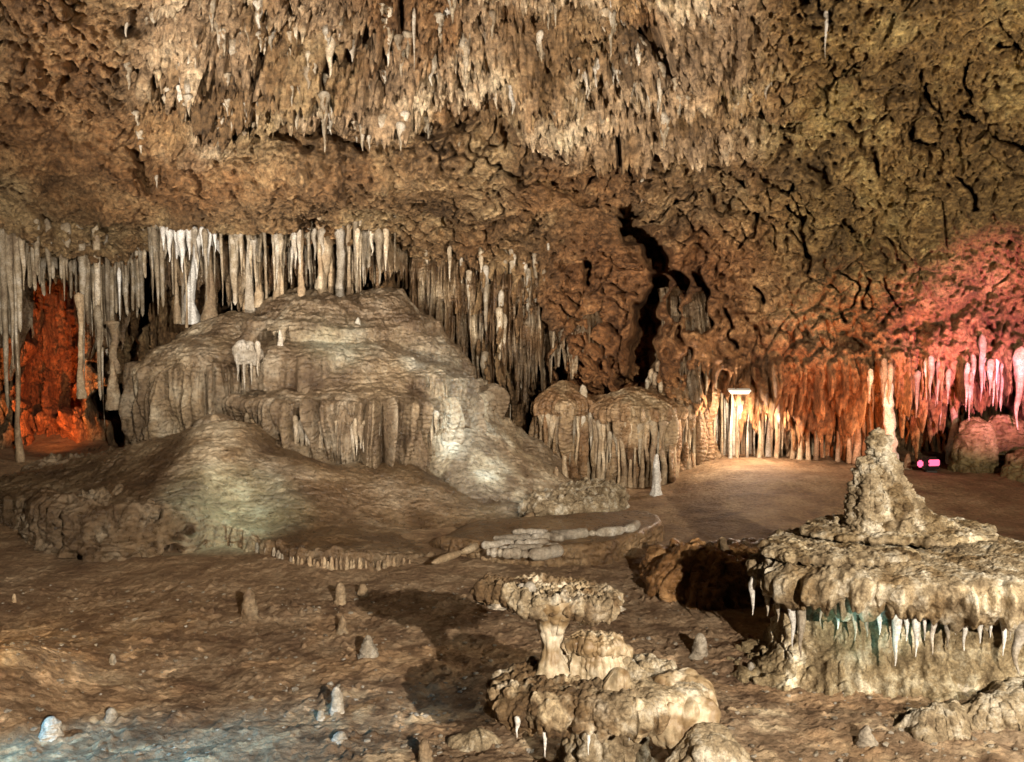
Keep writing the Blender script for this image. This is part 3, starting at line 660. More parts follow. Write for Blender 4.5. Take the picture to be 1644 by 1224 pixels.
for i, u_ in enumerate([262, 271, 283, 292, 303, 314, 325, 334, 345]):
    Yc = 14.62+.05*(i % 3); t_ = at(u_, 372, Yc); L = (.28, .45, .35, .6, .42, .7, .36, .5, .3)[i]
    o = put('wtite', (t_.x, t_.y, t_.z-L), (.05, .07, .05, .085, .06, .09, .05, .07, .05)[i], L+.08); tag(o, 'bright white stalactite in the fringe at the upper left of the mound', 'stalactite', 'bright white fringe stalactites')
# drip formations standing on the mound
for (u_, t0, b0, wd, Yc, kd, lb) in [(450, 525, 560, 16, 13.3, 'wcone', 'small pale cone stalagmite on the upper mound'),
        (575, 505, 530, 22, 13.9, 'wcone', 'little white tipped stalagmite near the mound top'), (345, 660, 705, 56, 12.4, 'cone', 'low worn knob at the head of the apron ridge'),
        (182, 575, 640, 26, 14.2, 'cone', 'grey stalagmite in the gap left of the mound')]:
    t_, b_ = at(u_, t0, Yc), at(u_, b0, Yc)
    o = put(kd, (b_.x, b_.y, b_.z-.16), wd/2*Yc/F, t_.z-b_.z+.12); tag(o, lb, 'stalagmite')
g_ = empty('calcite_fingers', at(393, 560, 13.0)); lump_form('cap', at(397, 575, 13.05), .19, .12, [(.7, -.08), (1, .0), (.9, .12), (.5, .2), (.001, .22)], M['pale'], 120, 60, .2, 1.5, 77, lambda P, N, a, z: .05*fbm(P, 6, 3, 7), None, g_); tag(g_, 'white claw of dripping calcite fingers hanging on the mound front', 'calcite drip')
for i, (u_, L) in enumerate([(380, .38), (390, .5), (402, .42), (413, .3)]):
    p = at(u_, 568, 12.95); put('ptite', (p.x, p.y+.04, p.z-L), .045, L+.12+.05*(i%2), 'finger', parent=g_)
for (u0, u1, vt0, vt1, vb0, vb1, Yf, n_) in [(392, 470, 668, 672, 712, 745, 12.75, 13), (470, 610, 672, 668, 746, 748, 12.5, 21), (610, 712, 668, 660, 742, 712, 12.75, 12), (228, 262, 590, 585, 675, 668, 13.6, 5), (268, 340, 590, 585, 662, 650, 13.4, 8), (668, 704, 612, 610, 640, 640, 13.2, 6)]:
    for i in range(n_):
        Yf += random.uniform(-.06, .06); f_ = (i+random.uniform(.1, .9))/n_; u_ = u0+(u1-u0)*f_
        p = at(u_, vt0+(vt1-vt0)*f_+random.uniform(-8, 12), Yf+.1)
        b_ = at(u_, vb0+(vb1-vb0)*f_-random.uniform(-2, 30), Yf+.1)
        put(random.choice(['tite', 'tite', 'col']), b_, random.uniform(4, 8)*Yf/F, p.z-b_.z, 'flute', parent=mound)
# wall fringe between the mound and the chimney
for i in range(44):
    u_ = random.uniform(655, 880); v_ = random.uniform(410, 600)
    p = hit(u_, v_)
    if p is None: continue
    L = random.uniform(.3, .9)
    o = put(random.choice(['tite', 'thin']), (p.x, p.y+.04, p.z-L), random.uniform(.045, .075), L+.2)
    tag(o, 'narrow brown stalactite clinging to the fluted wall right of the mound', 'stalactite', 'stalactites on the fluted wall')
# shelf of draped flowstone in the middle
def shelf(name, px_, Yc, rx, ry, ztop, label, seed, amp=.4, nper=6):
    c = at(px_, 700, Yc); c = Vector((c.x, Yc, 0)); o = empty(name, c)
    cc = lambda P, N, z: C3(P, ((1.1, .84, .6), .85*np.ones(P.shape[:2])), ((1.6, 1.6, 1.5), sm(fbm(P, 1.5, 3, seed, .5, (1.5, 1, .4)), .1, .45)*.8))
    lump_form('canopy', c, rx, ry, [(.72, ztop-.16), (.9, ztop-.20), (1.0, ztop-.14), (1.03, ztop-.04), (.92, ztop+.05), (.65, ztop+.14), (.3, ztop+.24), (.001, ztop+.28)], M['flow'], 520, 180, .2, 2.2, seed,
                  d_skirt(.2, ztop-.02, nper+3, seed+400, .12, max(rx, ry)), cc, o)
    lump_form('core', c, rx*.8, ry*.75, [(1.0, -.2), (1, .3), (1, ztop-.2), (.5, ztop-.1)], M['flow'], 420, 90, .15, 2, seed+1, lambda P, N, a, z: flutes(P, a, .8, 7, seed+9, .25, .1), cc, o)
    for th in np.arange(math.pi*1.02, math.pi*1.99, .07/max(rx, ry)):
        th += random.uniform(-.05, .05); k_ = random.uniform(.90, 1.0); L_ = ztop-.12
        full = random.random() < .6
        put('col' if full else 'tite', (c.x+rx*k_*math.cos(th), c.y+ry*k_*math.sin(th), -.05 if full else random.uniform(.2, .7)), random.uniform(.03, .075), L_ if full else L_-random.uniform(.2, .6), 'flute', parent=o)
    tag(o, label, 'flowstone shelf'); return o
shelf('flowstone_shelf', 1016, 15.0, .70, .7, 1.12, 'rounded brown flowstone shelf with organ pipe flutes at the foot of the chimney', 60)
shelf('flowstone_shelf', 905, 15.2, .42, .55, 1.18, 'narrow dripping flowstone shelf left of the organ pipe shelf', 63, .4, 7)
shelf('flowstone_shelf', 1085, 15.5, .5, .5, 1.3, 'dim pipe-like flowstone shelf in the gloom right of the organ pipe shelf', 66, .3, 6)
# right-hand row of columns
n = 0
u_ = 1040
while u_ < 1400:
    wd = random.uniform(5, 12)
    t0 = random.uniform(600, 640); b0 = 756+random.uniform(-3, 4)
    Yc = random.uniform(15.2, 15.9); b_ = at(u_, b0, Yc); t_ = at(u_, t0, Yc)
    lit = 1140 < u_ < 1240
    kd = random.choice(['col', 'col', 'tite'])
    if kd == 'tite': b_ = at(u_, random.uniform(690, 740), Yc)
    o = put(('p'+kd) if lit and random.random() < .6 else kd, (b_.x, b_.y, b_.z-.05), min(wd, 9)*.6*Yc/F, t_.z-b_.z+.4, 'cave_column' if 'col' in kd else 'stalactite')
    nm = 'column' if kd == 'col' else 'stalactite'
    if lit: tag(o, 'white-lit %s beside the wall lamp at the back of the cave' % nm, nm, '%ss lit by the wall lamp' % nm)
    elif u_ < 1140: tag(o, 'dim brown %s in the row between the chimney and the wall lamp' % nm, nm, '%ss left of the wall lamp' % nm)
    else: tag(o, 'red brown %s in the row right of the wall lamp' % nm, nm, '%ss right of the wall lamp' % nm)
    u_ += wd*.45+random.uniform(.3, 2.6)
for (u_, t0, b0, wd, Yc, kd, lb) in [(1413, 600, 700, 9, 14.8, 'thin', 'orange stalactite touching the left of the tall pink column'),
        (1458, 630, 675, 13, 14.6, 'tite', 'short looped orange stalactite right of the tall pink column'), (1509, 590, 682, 12, 14.6, 'tite', 'long orange stalactite in the pink lit recess'),
        (1530, 600, 745, 18, 14.8, 'col', 'lilac topped column at the right of the pink lit recess'), (1574, 570, 645, 13, 14.0, 'tite', 'red stalactite hanging over the far right recess'),
        (1600, 590, 618, 9, 14.0, 'wtite', 'small pink tipped stalactite near the right edge'), (1634, 590, 690, 20, 13.8, 'tite', 'dark thick stalactite at the right edge'),
        (1457, 728, 757, 10, 14.6, 'mite', 'small stump stalagmite at the foot of the pink column'), (1398, 630, 752, 11, 15.0, 'col', 'red column just left of the white spire'),
        (1376, 640, 752, 13, 15.2, 'col', 'forked red column second left of the white spire')]:
    t_, b_ = at(u_, t0, Yc), at(u_, b0, Yc)
    o = put(kd, b_, wd*.6*Yc/F, t_.z-b_.z+(.3 if kd != 'mite' else 0)); tag(o, lb, 'stalactite' if 'tite' in kd else ('column' if 'col' in kd else 'stalagmite'))
for i in range(22):
    u_ = random.uniform(1380, 1644); p = hit(u_, random.uniform(590, 625))
    if p is None: continue
    L = random.uniform(.2, .5); o = put('tite', (p.x, p.y-.05, p.z-L), random.uniform(.04, .07), L+.2)
    tag(o, 'short stalactite fringing the overhang of the pink lit recess', 'stalactite', 'stalactites of the pink lit overhang')
# tall pink-white banded column built of stacked drums
c = at(1432, 745, 14.2); tall = lump_form('cave_column', c, .075, .075, [(1.35, 0), (1.3, .12), (1.0, .2), (1.15, .34), (.85, .5), (1.0, .62), (.9, .8), (1.05, .88), (.85, 1.0), (1.1, 1.1), (.9, 1.2), (1.15, 1.28), (1.0, 1.42)], M['white'], 60, 160, .1, 1.5, 81,
              lambda P, N, a, z: .025*fbm(P, 5, 3, 82), None, None, None, (-.13, 0))
tag(tall, 'tall pinkish white column of stacked drums behind the white spire', 'column')
# olive and brown boulders at the far right
for (u_, Yc, rx, h_, lb, sd) in [(1566, 14.3, .26, .95, 'olive rounded boulder column standing in the right recess', 91), (1610, 14.5, .36, 1.05, 'brown bulging rock beside the olive boulder', 95), (1650, 13.6, .34, .65, 'dark knobbly rock at the right edge by the floor', 99)]:
    c = at(u_, 750, Yc); o = lump_form('boulder', Vector((c.x, Yc, -.1)), rx, .3, [(1, 0), (1.05, h_*.4), (.95, h_*.75), (.6, h_), (.001, h_*1.08)], M['flow'], 140, 90, .15, 1.4, sd,
        lambda P, N, a, z: .12*fbm(P, 1.8, 3, sd)+.05*billow(P, 5, 2, sd), lambda P, N, z: C3(P, ((1.15, 1.2, .75), .8*np.ones(P.shape[:2])))); tag(o, lb, 'boulder')

# ------------------------------------------------------------------ visible lamps, and unseen spots adding coloured light
def box(name, sx, sy, sz, mat, parent, loc=(0, 0, 0), rot=(0, 0, 0), bev=.01):
    import bmesh
    bm = bmesh.new(); bmesh.ops.create_cube(bm, size=1)
    for v in bm.verts: v.co = (v.co.x*sx, v.co.y*sy, v.co.z*sz)
    bmesh.ops.bevel(bm, geom=bm.edges[:], offset=bev, segments=2, affect='EDGES')
    me = bpy.data.meshes.new(name); bm.to_mesh(me); bm.free(); me.materials.append(mat)
    o = bpy.data.objects.new(name, me); COL.objects.link(o); o.parent = parent; o.location = loc; o.rotation_euler = rot; return o
def plain(name, c, rough=.5, em=0, metal=0):
    m = bpy.data.materials.new(name); m.use_nodes = True; b = m.node_tree.nodes['Principled BSDF']
    b.inputs['Base Color'].default_value = (*c, 1); b.inputs['Roughness'].default_value = rough; b.inputs['Metallic'].default_value = metal
    nz = m.node_tree.nodes.new('ShaderNodeTexNoise'); nz.inputs['Scale'].default_value = 40
    mr = m.node_tree.nodes.new('ShaderNodeMapRange'); mr.inputs[3].default_value = rough*.7; mr.inputs[4].default_value = min(1, rough*1.3)
    m.node_tree.links.new(nz.outputs[0], mr.inputs[0]); m.node_tree.links.new(mr.outputs[0], b.inputs['Roughness'])
    if em: b.inputs['Emission Color'].default_value = (*c, 1); b.inputs['Emission Strength'].default_value = em
    return m
M['enamel'] = plain('white_enamel', (.8, .8, .76), .4); M['tube'] = plain('lit_tube', (1, .95, .85), .3, 4)
M['pinkglass'] = plain('pink_lens', (1, .12, .25), .3, 1.6); M['dkmetal'] = plain('dark_metal', (.04, .035, .03), .5, 0, .6)
lp = at(1187, 629, 14.75); lamp = empty('wall_lamp', lp); tag(lamp, 'short white strip lamp fixed on the rock above the lit columns', 'lamp')
box('reflector', .34, .10, .035, M['enamel'], lamp, (0, 0, .02), (.25, 0, .0)); box('tube', .28, .035, .03, M['tube'], lamp, (0, -.035, -.015), (0, 0, 0), .012)
box('bracket', .03, .30, .03, M['dkmetal'], lamp, (0, .19, .03))
point('wall_lamp_light', (lp.x-.05, lp.y+.0, lp.z-.35), 80, (1, .83, .64), .02)
point('wall_lamp_light', (lp.x+.5, lp.y+.15, lp.z-.45), 40, (1, .66, .48), .02)
pp = at(1494, 748, 14.0); pl = empty('floodlight', (pp.x, pp.y, fz(pp.x, pp.y))); tag(pl, 'small pink glowing floodlight on the floor in the right recess', 'floodlight')
box('housing', .22, .16, .13, M['dkmetal'], pl, (0, 0, .13), (.5, 0, .2)); box('lens', .17, .03, .09, M['pinkglass'], pl, (.01, -.09, .15), (.0, 0, .15), .012); box('small_lens', .08, .05, .10, M['pinkglass'], pl, (-.17, -.05, .13), (0, 0, 0), .02); box('stand', .16, .12, .03, M['dkmetal'], pl, (0, 0, .015))
spot('pink_light', (5.6, 9.4, .9), at(1605, 560, 14.0), 5000, (1, .26, .42), 40, .9, .0)
spot('orange_light', (4.0, 11.2, .5), at(1375, 600, 14.8), 1250, (1, .27, .09), 50, .9, .0)
nl = at(84, 700, 15.3); spot('niche_light', (nl.x+.2, 14.9, .5), at(84, 610, 17.5), 520, (1, .33, .11), 62, .7, .0)
spot('cyan_light', (-1.2, 8.5, 3.4), at(395, 800, 10.6), 900, (.62, 1, .95), 26, 1, .02)
for u_, v_, Y_, pw in ((712, 590, 13.6, 1300), (745, 660, 13.1, 1500), (768, 735, 12.6, 1100), (785, 800, 12.0, 800)):
    spot('cyan_light', (-.1+.1*(u_ % 7), 8.8, 3.7), at(u_, v_, Y_), pw, (.62, .86, 1), 15, 1, .02)  # narrow beams added in mid-air to streak the flank with light
spot('cyan_light', (-1.6, 9.5, 3.8), at(540, 560, 13.6), 420, (.6, .98, .95), 18, 1, .02)
spot('blue_light', (-3.4, 4.9, 1.0), ong(110, 1225), 200, (.2, .62, 1), 50, 1, .02)
spot('blue_light', (-2.3, 4.7, 1.0), ong(400, 1205), 130, (.2, .62, 1), 50, 1, .02)
spot('amber_light', (-4.2, 5.2, 1.2), ong(20, 1060), 120, (1, .62, .2), 60, 1, .02)

# ------------------------------------------------------------------ rimstone terrace in the middle
rc = Vector((.28, 10.95, 0))
def d_rim(P, N, a, z):
    e = sm(z, .17, .04)*sm(np.abs(N[..., 2]), .95, .6)
    return e*.05*(billow(np.stack([P[..., 0]*9, P[..., 1]*9, z*2], -1), 1, 1, 601)-.3)+.012*fbm(P, 4, 3, 602)
def z_rim(P): return .05-.30*sm(P[..., 1]-.35*P[..., 0], 10.7, 12.2)-.2*sm(P[..., 0], -.3, -1.0)*sm(P[..., 1], 9.9, 10.6)
terr = lump_form('rimstone_terrace', rc, 1.32, 1.33, [(.985, -.12), (.985, 0), (1, .08), (1.0, .14), (.97, .17), (.9, .165), (.7, .17), (.4, .18), (.001, .18)], M['flow'], 700, 200, .10, 1.1, 7, d_rim,
     lambda P, N, z: C3(P, ((1.05, .85, .6), .7*np.ones(P.shape[:2]))), None, z_rim)
tag(terr, 'low oval rimstone terrace with undercut front lip in the middle of the floor', 'rimstone terrace')
def tube_lumpy(name, pts, r, mat, parent=None, seed=0, beads=5, na=26, n=160):
    pts = np.array(pts, float); tt = np.linspace(0, len(pts)-1, n); P3 = np.stack([np.interp(tt, range(len(pts)), pts[:, k]) for k in range(3)], 1)
    k_ = np.ones(11)/11
    for k in range(3): P3[:, k] = np.convolve(np.r_[[P3[0, k]]*5, P3[:, k], [P3[-1, k]]*5], k_, 'valid')
    T = np.gradient(P3, axis=0); T /= np.linalg.norm(T, axis=1)[:, None]+1e-9
    up = np.array((0, 0, 1.)); A1 = np.cross(T, up); A1 /= np.linalg.norm(A1, axis=1)[:, None]+1e-9; A2 = np.cross(A1, T)
    s = np.linspace(0, 1, n); L = np.linalg.norm(np.diff(P3, axis=0), axis=1).sum()
    rr = r*np.sqrt(np.clip(1-np.abs(2*s-1)**10, 0, 1))*(.25+.8*np.abs(np.sin(s*L*beads+perlin(s*4, s*0+seed, s*0, seed)*2))**.5)
    a = np.linspace(0, 2*math.pi, na, endpoint=False)
    P = P3[None]+rr[None, :, None]*(np.cos(a)[:, None, None]*A1[None]+np.sin(a)[:, None, None]*A2[None])
    P = P.astype(np.float32); Nn = normals(P, True); P = P+.10*r*fbm(P, .6/r, 3, seed)[..., None]*Nn
    c0 = Vector(pts.mean(0)); P -= np.array(c0, np.float32)
    if parent: c0_ = c0-parent.location
    o = grid_mesh(name, P, mat, True, parent); o.location = c0_ if parent else c0; return o
lipa = [(372, 846, 872), (400, 862, 888), (430, 876, 902), (455, 890, 912), (480, 893, 918), (540, 893, 920), (600, 893, 918), (650, 893, 912)]
u_ = 372
while u_ < 655:
    u_ += random.choice((4, 6, 7, 10, 13)); t_ = np.interp(u_, [a[0] for a in lipa], [a[1] for a in lipa]); b_ = np.interp(u_, [a[0] for a in lipa], [a[2] for a in lipa])
    g = ong(u_, b_+1); top = at(u_, t_+random.uniform(-1, 9), g.y-.01)
    put('wmite' if u_ < 470 else 'mite', (g.x, g.y+random.uniform(.02, .06), g.z-.03), random.uniform(2.2, 5.5)*g.y/F, max(.05, top.z-g.z+.02), 'lip_flute', parent=ao)
for i, (u_, v_, rx_, h_) in enumerate([(92, 868, .34, .34), (135, 878, .30, .42), (182, 893, .30, .40), (232, 886, .34, .46), (285, 878, .30, .40), (325, 862, .26, .30), (60, 852, .26, .22), (160, 868, .4, .5), (255, 866, .36, .5)]):
    g = ong(u_, v_); c = Vector((g.x, g.y+.22, -.05)); sd = 640+i*3
    lump_form('coral_edge', c, rx_, .30, [(1.05, -.1), (1.05, h_*.4), (.9, h_*.85), (.5, h_*1.05), (.001, h_*1.1)], M['flow'], 260, 130, .3, 2, sd,
        lambda P, N, a, z: .10*(billow(warp(P, 3, .1), 4.5, 2, sd)-.3)-.14*(1-sm(worley(warp(P, 4, .07, sd), 6.5, sd)[0], .15, .42))+.03*coral(P, 14, sd+1, 1), None, ao)
def onz(L_, z): return [tuple(ong(a, b, z)) for a, b in L_]
for i, (pts_, z_, r_) in enumerate([([(780, 886), (812, 889), (838, 888)], .19, .055), ([(836, 889), (870, 890), (903, 883)], .19, .06), ([(772, 876), (800, 874), (826, 872)], .21, .045), ([(826, 875), (850, 873), (884, 872)], .21, .05),
        ([(790, 864), (830, 866), (852, 862)], .23, .045), ([(850, 864), (880, 862), (905, 866)], .23, .05), ([(822, 855), (850, 856), (880, 858)], .25, .05), ([(882, 858), (915, 859), (945, 856)], .25, .055), ([(940, 857), (980, 855), (1016, 848), (1022, 841)], .25, .055), ([(800, 880), (850, 880), (900, 876)], .20, .04)]):
    tube_lumpy('rim_dam', onz(pts_, z_), r_, M['pale'], terr, i+1, 4.5+i*.3, 26, 90)
tube_lumpy('rim_dam', onz([(690, 905), (760, 880), (830, 842), (880, 812), (925, 798)], .16), .04, M['column'], terr, 5)
def coral_lump(name, c, rx, ry, h_, label, seed, mat='crust', f=9, amp=.05, cat='coral rock', parent=None, na=260, nl=120):
    o = lump_form(name, c, rx, ry, [(1, -.1), (1.0, h_*.4), (.85, h_*.8), (.5, h_), (.001, h_*1.02)], M[mat], na, nl, .25, 1.8, seed,
        lambda P, N, a, z: coral(P, f, seed, amp)+.4*amp*fbm(P, f*.4, 3, seed), None, parent)
    if not parent: tag(o, label, cat)
    return o
coral_lump('coral_rock', Vector(ong(905, 826, .1)), .5, .45, .22, 'knobbly coral-like crust on the upper left of the rimstone terrace', 611)
coral_lump('coral_rock', Vector(ong(950, 803, .1)), .42, .35, .2, 'whitish coral-like crust at the back of the rimstone terrace', 613)
rb = lump_form('boulder', Vector((1.86, 8.75, -.05)), .52, .62, [(1, -.1), (1.0, .12), (.85, .3), (.5, .4), (.001, .43)], M['flow'], 300, 140, .3, 2, 617, lambda P, N, a, z: .14*fbm(P, 1.8, 4, 618)+.07*billow(warp(P, 3, .1), 6, 3, 619, .5, (1, 1, .6)), lambda P, N, z: C3(P, ((1.5, 1.05, .62), .9*np.ones(P.shape[:2])))); tag(rb, 'low lumpy brown boulder in the shadow left of the big shelf', 'boulder')
coral_lump('boulder', Vector((2.2, 9.6, -.05)), .55, .5, .22, 'flat dark boulder behind the lumpy one in shadow', 619, 'flow', 3.2, .08, 'boulder')

# ------------------------------------------------------------------ stalagmites on the floor
for (u_, b0, hp, wp, kd, lb) in [
    (399, 993, 46, 26, 'mite', 'tallest grey pink stalagmite on the left of the floor casting a long shadow'),
    (546, 970, 33, 21, 'mite', 'upright stalagmite near the scalloped apron rim'),
    (581, 958, 20, 20, 'mite', 'stubby stalagmite just right of the upright one near the apron rim'),
    (549, 1016, 27, 22, 'cone', 'pale pointed stalagmite in the middle of the rubble floor'),
    (590, 1056, 34, 38, 'wcone', 'broad pale cone stalagmite left of the black shadow'),
    (540, 1150, 46, 25, 'wmite', 'bluish leaning stalagmite at the bottom left of the shadow'),
    (514, 1156, 14, 16, 'wmite', 'tiny blue nub at the foot of the leaning stalagmite'),
    (176, 1160, 22, 24, 'wmite', 'rounded blue lit nub at the lower left'),
    (78, 1188, 34, 40, 'wmite', 'largest bright blue lit stump at the lower left'),
    (545, 1192, 14, 30, 'wmite', 'flat bluish nub below the leaning stalagmite'),
    (1125, 1052, 34, 27, 'wmite', 'white domed stalagmite between the foreground mushroom and the big shelf'),
    (1206, 1078, 14, 15, 'wmite', 'tiny white nub right of the domed stalagmite'),
    (1394, 1198, 30, 42, 'wcone', 'white cone stalagmite at the bottom right in front of the big shelf'),
    (1054, 796, 66, 16, 'xmite', 'slim bright white stalagmite post at the back of the floor'),
    (893, 792, 42, 11, 'mite', 'thin dull brown stalagmite post behind the coral crust'),
    (22, 968, 14, 8, 'mite', 'little dark stub at the left edge of the floor'),
    (180, 1062, 12, 12, 'wmite', 'small pale nub on the open floor at left'),
    (1030, 1190, 10, 14, 'wmite', 'tiny nub by the foreground base')]:
    p = ong(u_, b0); z = fz(p.x, p.y); p = ong(u_, b0, z); h_ = hp*p.y/F*1.03; r = wp/2*p.y/F
    o = put(kd, (p.x, p.y+r*.5, z-.03), r*1.0, h_+.03); tag(o, lb, 'stalagmite')
p = ong(1162, 893, .3); o = put('mite', (1.9, 8.75, .30), .055, .2); tag(o, 'small rounded stalagmite standing on the shadowed boulder', 'stalagmite')

# ------------------------------------------------------------------ foreground mushroom formation
fc_ = Vector((.42, 4.75, 0)); fg = empty('mushroom_formation', fc_); tag(fg, 'cream two-tiered mushroom shaped formation with crusty discs in the foreground', 'cave formation')
def c_smooth(P, N, z):
    return C3(P, ((.5, .4, .28), sm(fbm(P, 6, 4, 728), -.05, .35)*.8))
def c_crust2(P, N, z):
    return C3(P, ((.5, .42, .3), sm(fbm(P, 4, 3, 718), -.1, .25)), ((1.4, 1.4, 1.35), sm(fbm(P, 5, 3, 719), .1, .4)*.9))
def c_crust(P, N, z):  # brown crust on the left, deepened as painted shade
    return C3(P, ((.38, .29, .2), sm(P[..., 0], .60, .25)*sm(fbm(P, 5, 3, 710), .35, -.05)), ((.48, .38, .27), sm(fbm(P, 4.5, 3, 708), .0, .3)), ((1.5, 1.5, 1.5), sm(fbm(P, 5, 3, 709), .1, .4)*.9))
def d_crust(f, amp, seed, lowz=None, smooth_side=None, drip=0, R_=.5):
    def g(P, N, a, z):
        k = np.ones(z.shape, np.float32)
        if smooth_side is not None: k = k*(1-.85*sm(P[..., 0], smooth_side-.05, smooth_side+.12))
        d = k*coral(P, f, seed, amp)+.35*amp*fbm(P, 5, 3, seed+1)
        if drip: d = d+drip*sm(-N[..., 2], -.5, .2)*(billow(np.stack([np.cos(a)*R_*11, np.sin(a)*R_*11, z*1.2], -1), 1, 2, seed+3)-.3)
        return d
    return g
lump_form('base', Vector((.48, 4.95, 0)), .22, .20, [(1.7, -.15), (1.4, .05), (1.0, .2), (.85, .4), (1.1, .62), (.7, .7), (.001, .7)], M['crust'], 320, 160, .2, 1.6, 701, d_crust(9, .05, 702), None, fg)
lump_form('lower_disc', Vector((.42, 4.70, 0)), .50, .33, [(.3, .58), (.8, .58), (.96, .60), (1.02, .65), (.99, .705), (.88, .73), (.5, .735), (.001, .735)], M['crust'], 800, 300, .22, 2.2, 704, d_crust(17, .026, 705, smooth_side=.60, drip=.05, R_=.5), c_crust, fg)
def zt(P): return -.10*(P[..., 0]-.2)+.03*perlin(P[..., 0]*5, P[..., 1]*5, P[..., 0]*0, 3)
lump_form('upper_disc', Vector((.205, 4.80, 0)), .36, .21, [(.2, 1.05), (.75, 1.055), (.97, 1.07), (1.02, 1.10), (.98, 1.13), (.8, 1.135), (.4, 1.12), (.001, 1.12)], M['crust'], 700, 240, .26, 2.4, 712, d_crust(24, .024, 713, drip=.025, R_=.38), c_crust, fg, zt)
lump_form('stem', Vector((.21, 4.75, .66)), .07, .08, [(2.2, -.02), (1.5, .06), (.95, .13), (.68, .21), (.75, .29), (1.3, .37), (1.9, .43), (2.2, .47)], M['smooth'], 200, 140, .18, 1.4, 721, lambda P, N, a, z: .030*fbm(P, 6, 3, 722)+.018*billow(P, 7, 3, 724, .5, (1, 1, .4)), c_smooth, fg, None, (-.02, 0))
lump_form('ring_disc', Vector((.41, 4.70, .875)), .125, .10, [(.5, -.03), (.9, -.01), (1.06, .02), (.95, .045), (.5, .06), (.001, .06)], M['smooth'], 260, 90, .25, 2.2, 731, lambda P, N, a, z: .018*coral(P, 22, 732, 1)+.012*fbm(P, 9, 3, 5), c_smooth, fg)
lump_form('shoulder_lump', Vector((.43, 4.72, .66)), .16, .12, [(.9, -.02), (1.0, .06), (.97, .13), (.8, .19), (.55, .23), (.001, .25)], M['smooth'], 260, 120, .3, 2, 741, lambda P, N, a, z: .035*fbm(P, 5, 3, 742)+.02*billow(P, 8, 3, 743), c_smooth, fg)
lump_form('knob', Vector((.505, 4.56, .69)), .06, .055, [(1.5, -.01), (1.1, .03), (1.0, .07), (.8, .105), (.45, .13), (.001, .14)], M['smooth'], 110, 60, .2, 1.5, 751, lambda P, N, a, z: .018*fbm(P, 9, 3, 752), c_smooth, fg)
for i, (u_, v_, Yr) in enumerate([(958, 1026, 4.75), (975, 1032, 4.74), (990, 1041, 4.72), (1003, 1052, 4.70), (1016, 1064, 4.68), (1028, 1078, 4.67), (1040, 1092, 4.66), (1052, 1108, 4.62)]):
    b_ = at(u_, v_+8, Yr); lump_form('crust_ridge', Vector((b_.x, b_.y, b_.z-.03)), .034, .034, [(.8, -.03), (1, .01), (.8, .045), (.001, .06)], M['crust'], 60, 36, .2, 1.5, 761+i, lambda P, N, a, z: .012*fbm(P, 20, 2, 761+i), None, fg)
for (u_, v_, sd, rr_) in [(1065, 1075, 771, .07), (1095, 1100, 773, .08), (800, 1100, 775, .05), (1040, 1060, 777, .05)]:
    coral_lump('crust_lump', Vector(at(u_, v_+14, 4.85)), rr_, rr_, rr_, '', sd, f=18, amp=.02, parent=fg, na=110, nl=60)
lump_form('side_lobe', Vector((.80, 4.62, 0)), .16, .18, [(.4, .48), (.9, .50), (1.05, .58), (.95, .68), (.5, .72), (.001, .72)], M['smooth'], 260, 120, .15, 1.5, 781, lambda P, N, a, z: .03*fbm(P, 5, 3, 782)+.04*billow(P, 7, 3, 783, .5, (1, 1, .5)), c_smooth, fg)
for (u_, v0, v1) in [(875, 1172, 1216), (945, 1165, 1212), (1010, 1165, 1190), (830, 1160, 1185)]:
    t_, b_ = at(u_, v0, 4.42), at(u_, v1, 4.42); put('wtite', b_, .018, t_.z-b_.z+.03, 'drip', parent=fg)
for i, (u_, v_) in enumerate([(838, 945), (905, 950), (965, 955), (800, 955), (850, 940), (780, 960), (990, 965), (930, 960)]):
    b_ = at(u_, v_, 4.82); put('wmite', (b_.x, b_.y+random.uniform(-.08, .08), b_.z-.04), random.uniform(.02, .04), random.uniform(.05, .085), 'crust_knob', parent=fg)
rb = lump_form('boulder', Vector((.90, 4.40, -.05)), .22, .24, [(1.5, 0), (1.25, .2), (.95, .4), (.6, .55), (.2, .62), (.001, .62)], M['crust'], 320, 160, .2, 1.5, 791, lambda P, N, a, z: .05*fbm(P, 3, 3, 792)+.03*billow(P, 9, 3, 793), None)
tag(rb, 'pale sloping boulder at the bottom edge right of the foreground mushroom', 'boulder')
rb = lump_form('boulder', Vector((-.22, 5.6, -.17)), .16, .12, [(1.3, 0), (1.0, .12), (.7, .2), (.001, .24)], M['crust'], 160, 90, .2, 1.5, 795, lambda P, N, a, z: .04*fbm(P, 5, 3, 796), None)
tag(rb, 'small rock in the black shadow left of the foreground mushroom', 'boulder')
p = ong(682, 1222, 0); o = put('mite', (p.x, p.y, -.02), .045, .15); tag(o, 'dim yellow stalagmite stub standing inside the black shadow', 'stalagmite')

# ------------------------------------------------------------------ big shelf with the white spire on the right
bs = empty('shelf_formation', (3.0, 6.6, 0)); tag(bs, 'large tiered cream shelf formation with a crusty white spire and dripping rim at right', 'cave formation')
def d_shelf(P, N, a, z):
    r = sm(P[..., 0], 2.3, 2.0)
    return r*coral(P, 13, 801, .03)+.05*fbm(P, 2.2, 3, 802)+.12*sm(-N[..., 2], -.9, -.1)*(billow(np.stack([P[..., 0]*7.5, P[..., 1]*7.5, z*.8], -1), 1, 2, 803)-.3)+.02*coral(P, 22, 805, 1)*.6
def c_shelf(P, N, z):
    k = sm(np.abs(N[..., 2]), .85, .45)*sm(fbm(P, 2.5, 3, 806), -.3, .2)*sm(P[..., 0], 2.0, 2.5)
    return C3(P, ((.62, .52, .38), sm(fbm(P, 3.5, 3, 807), -.1, .3)*.9), ((1.7, 1.75, 1.8), k))
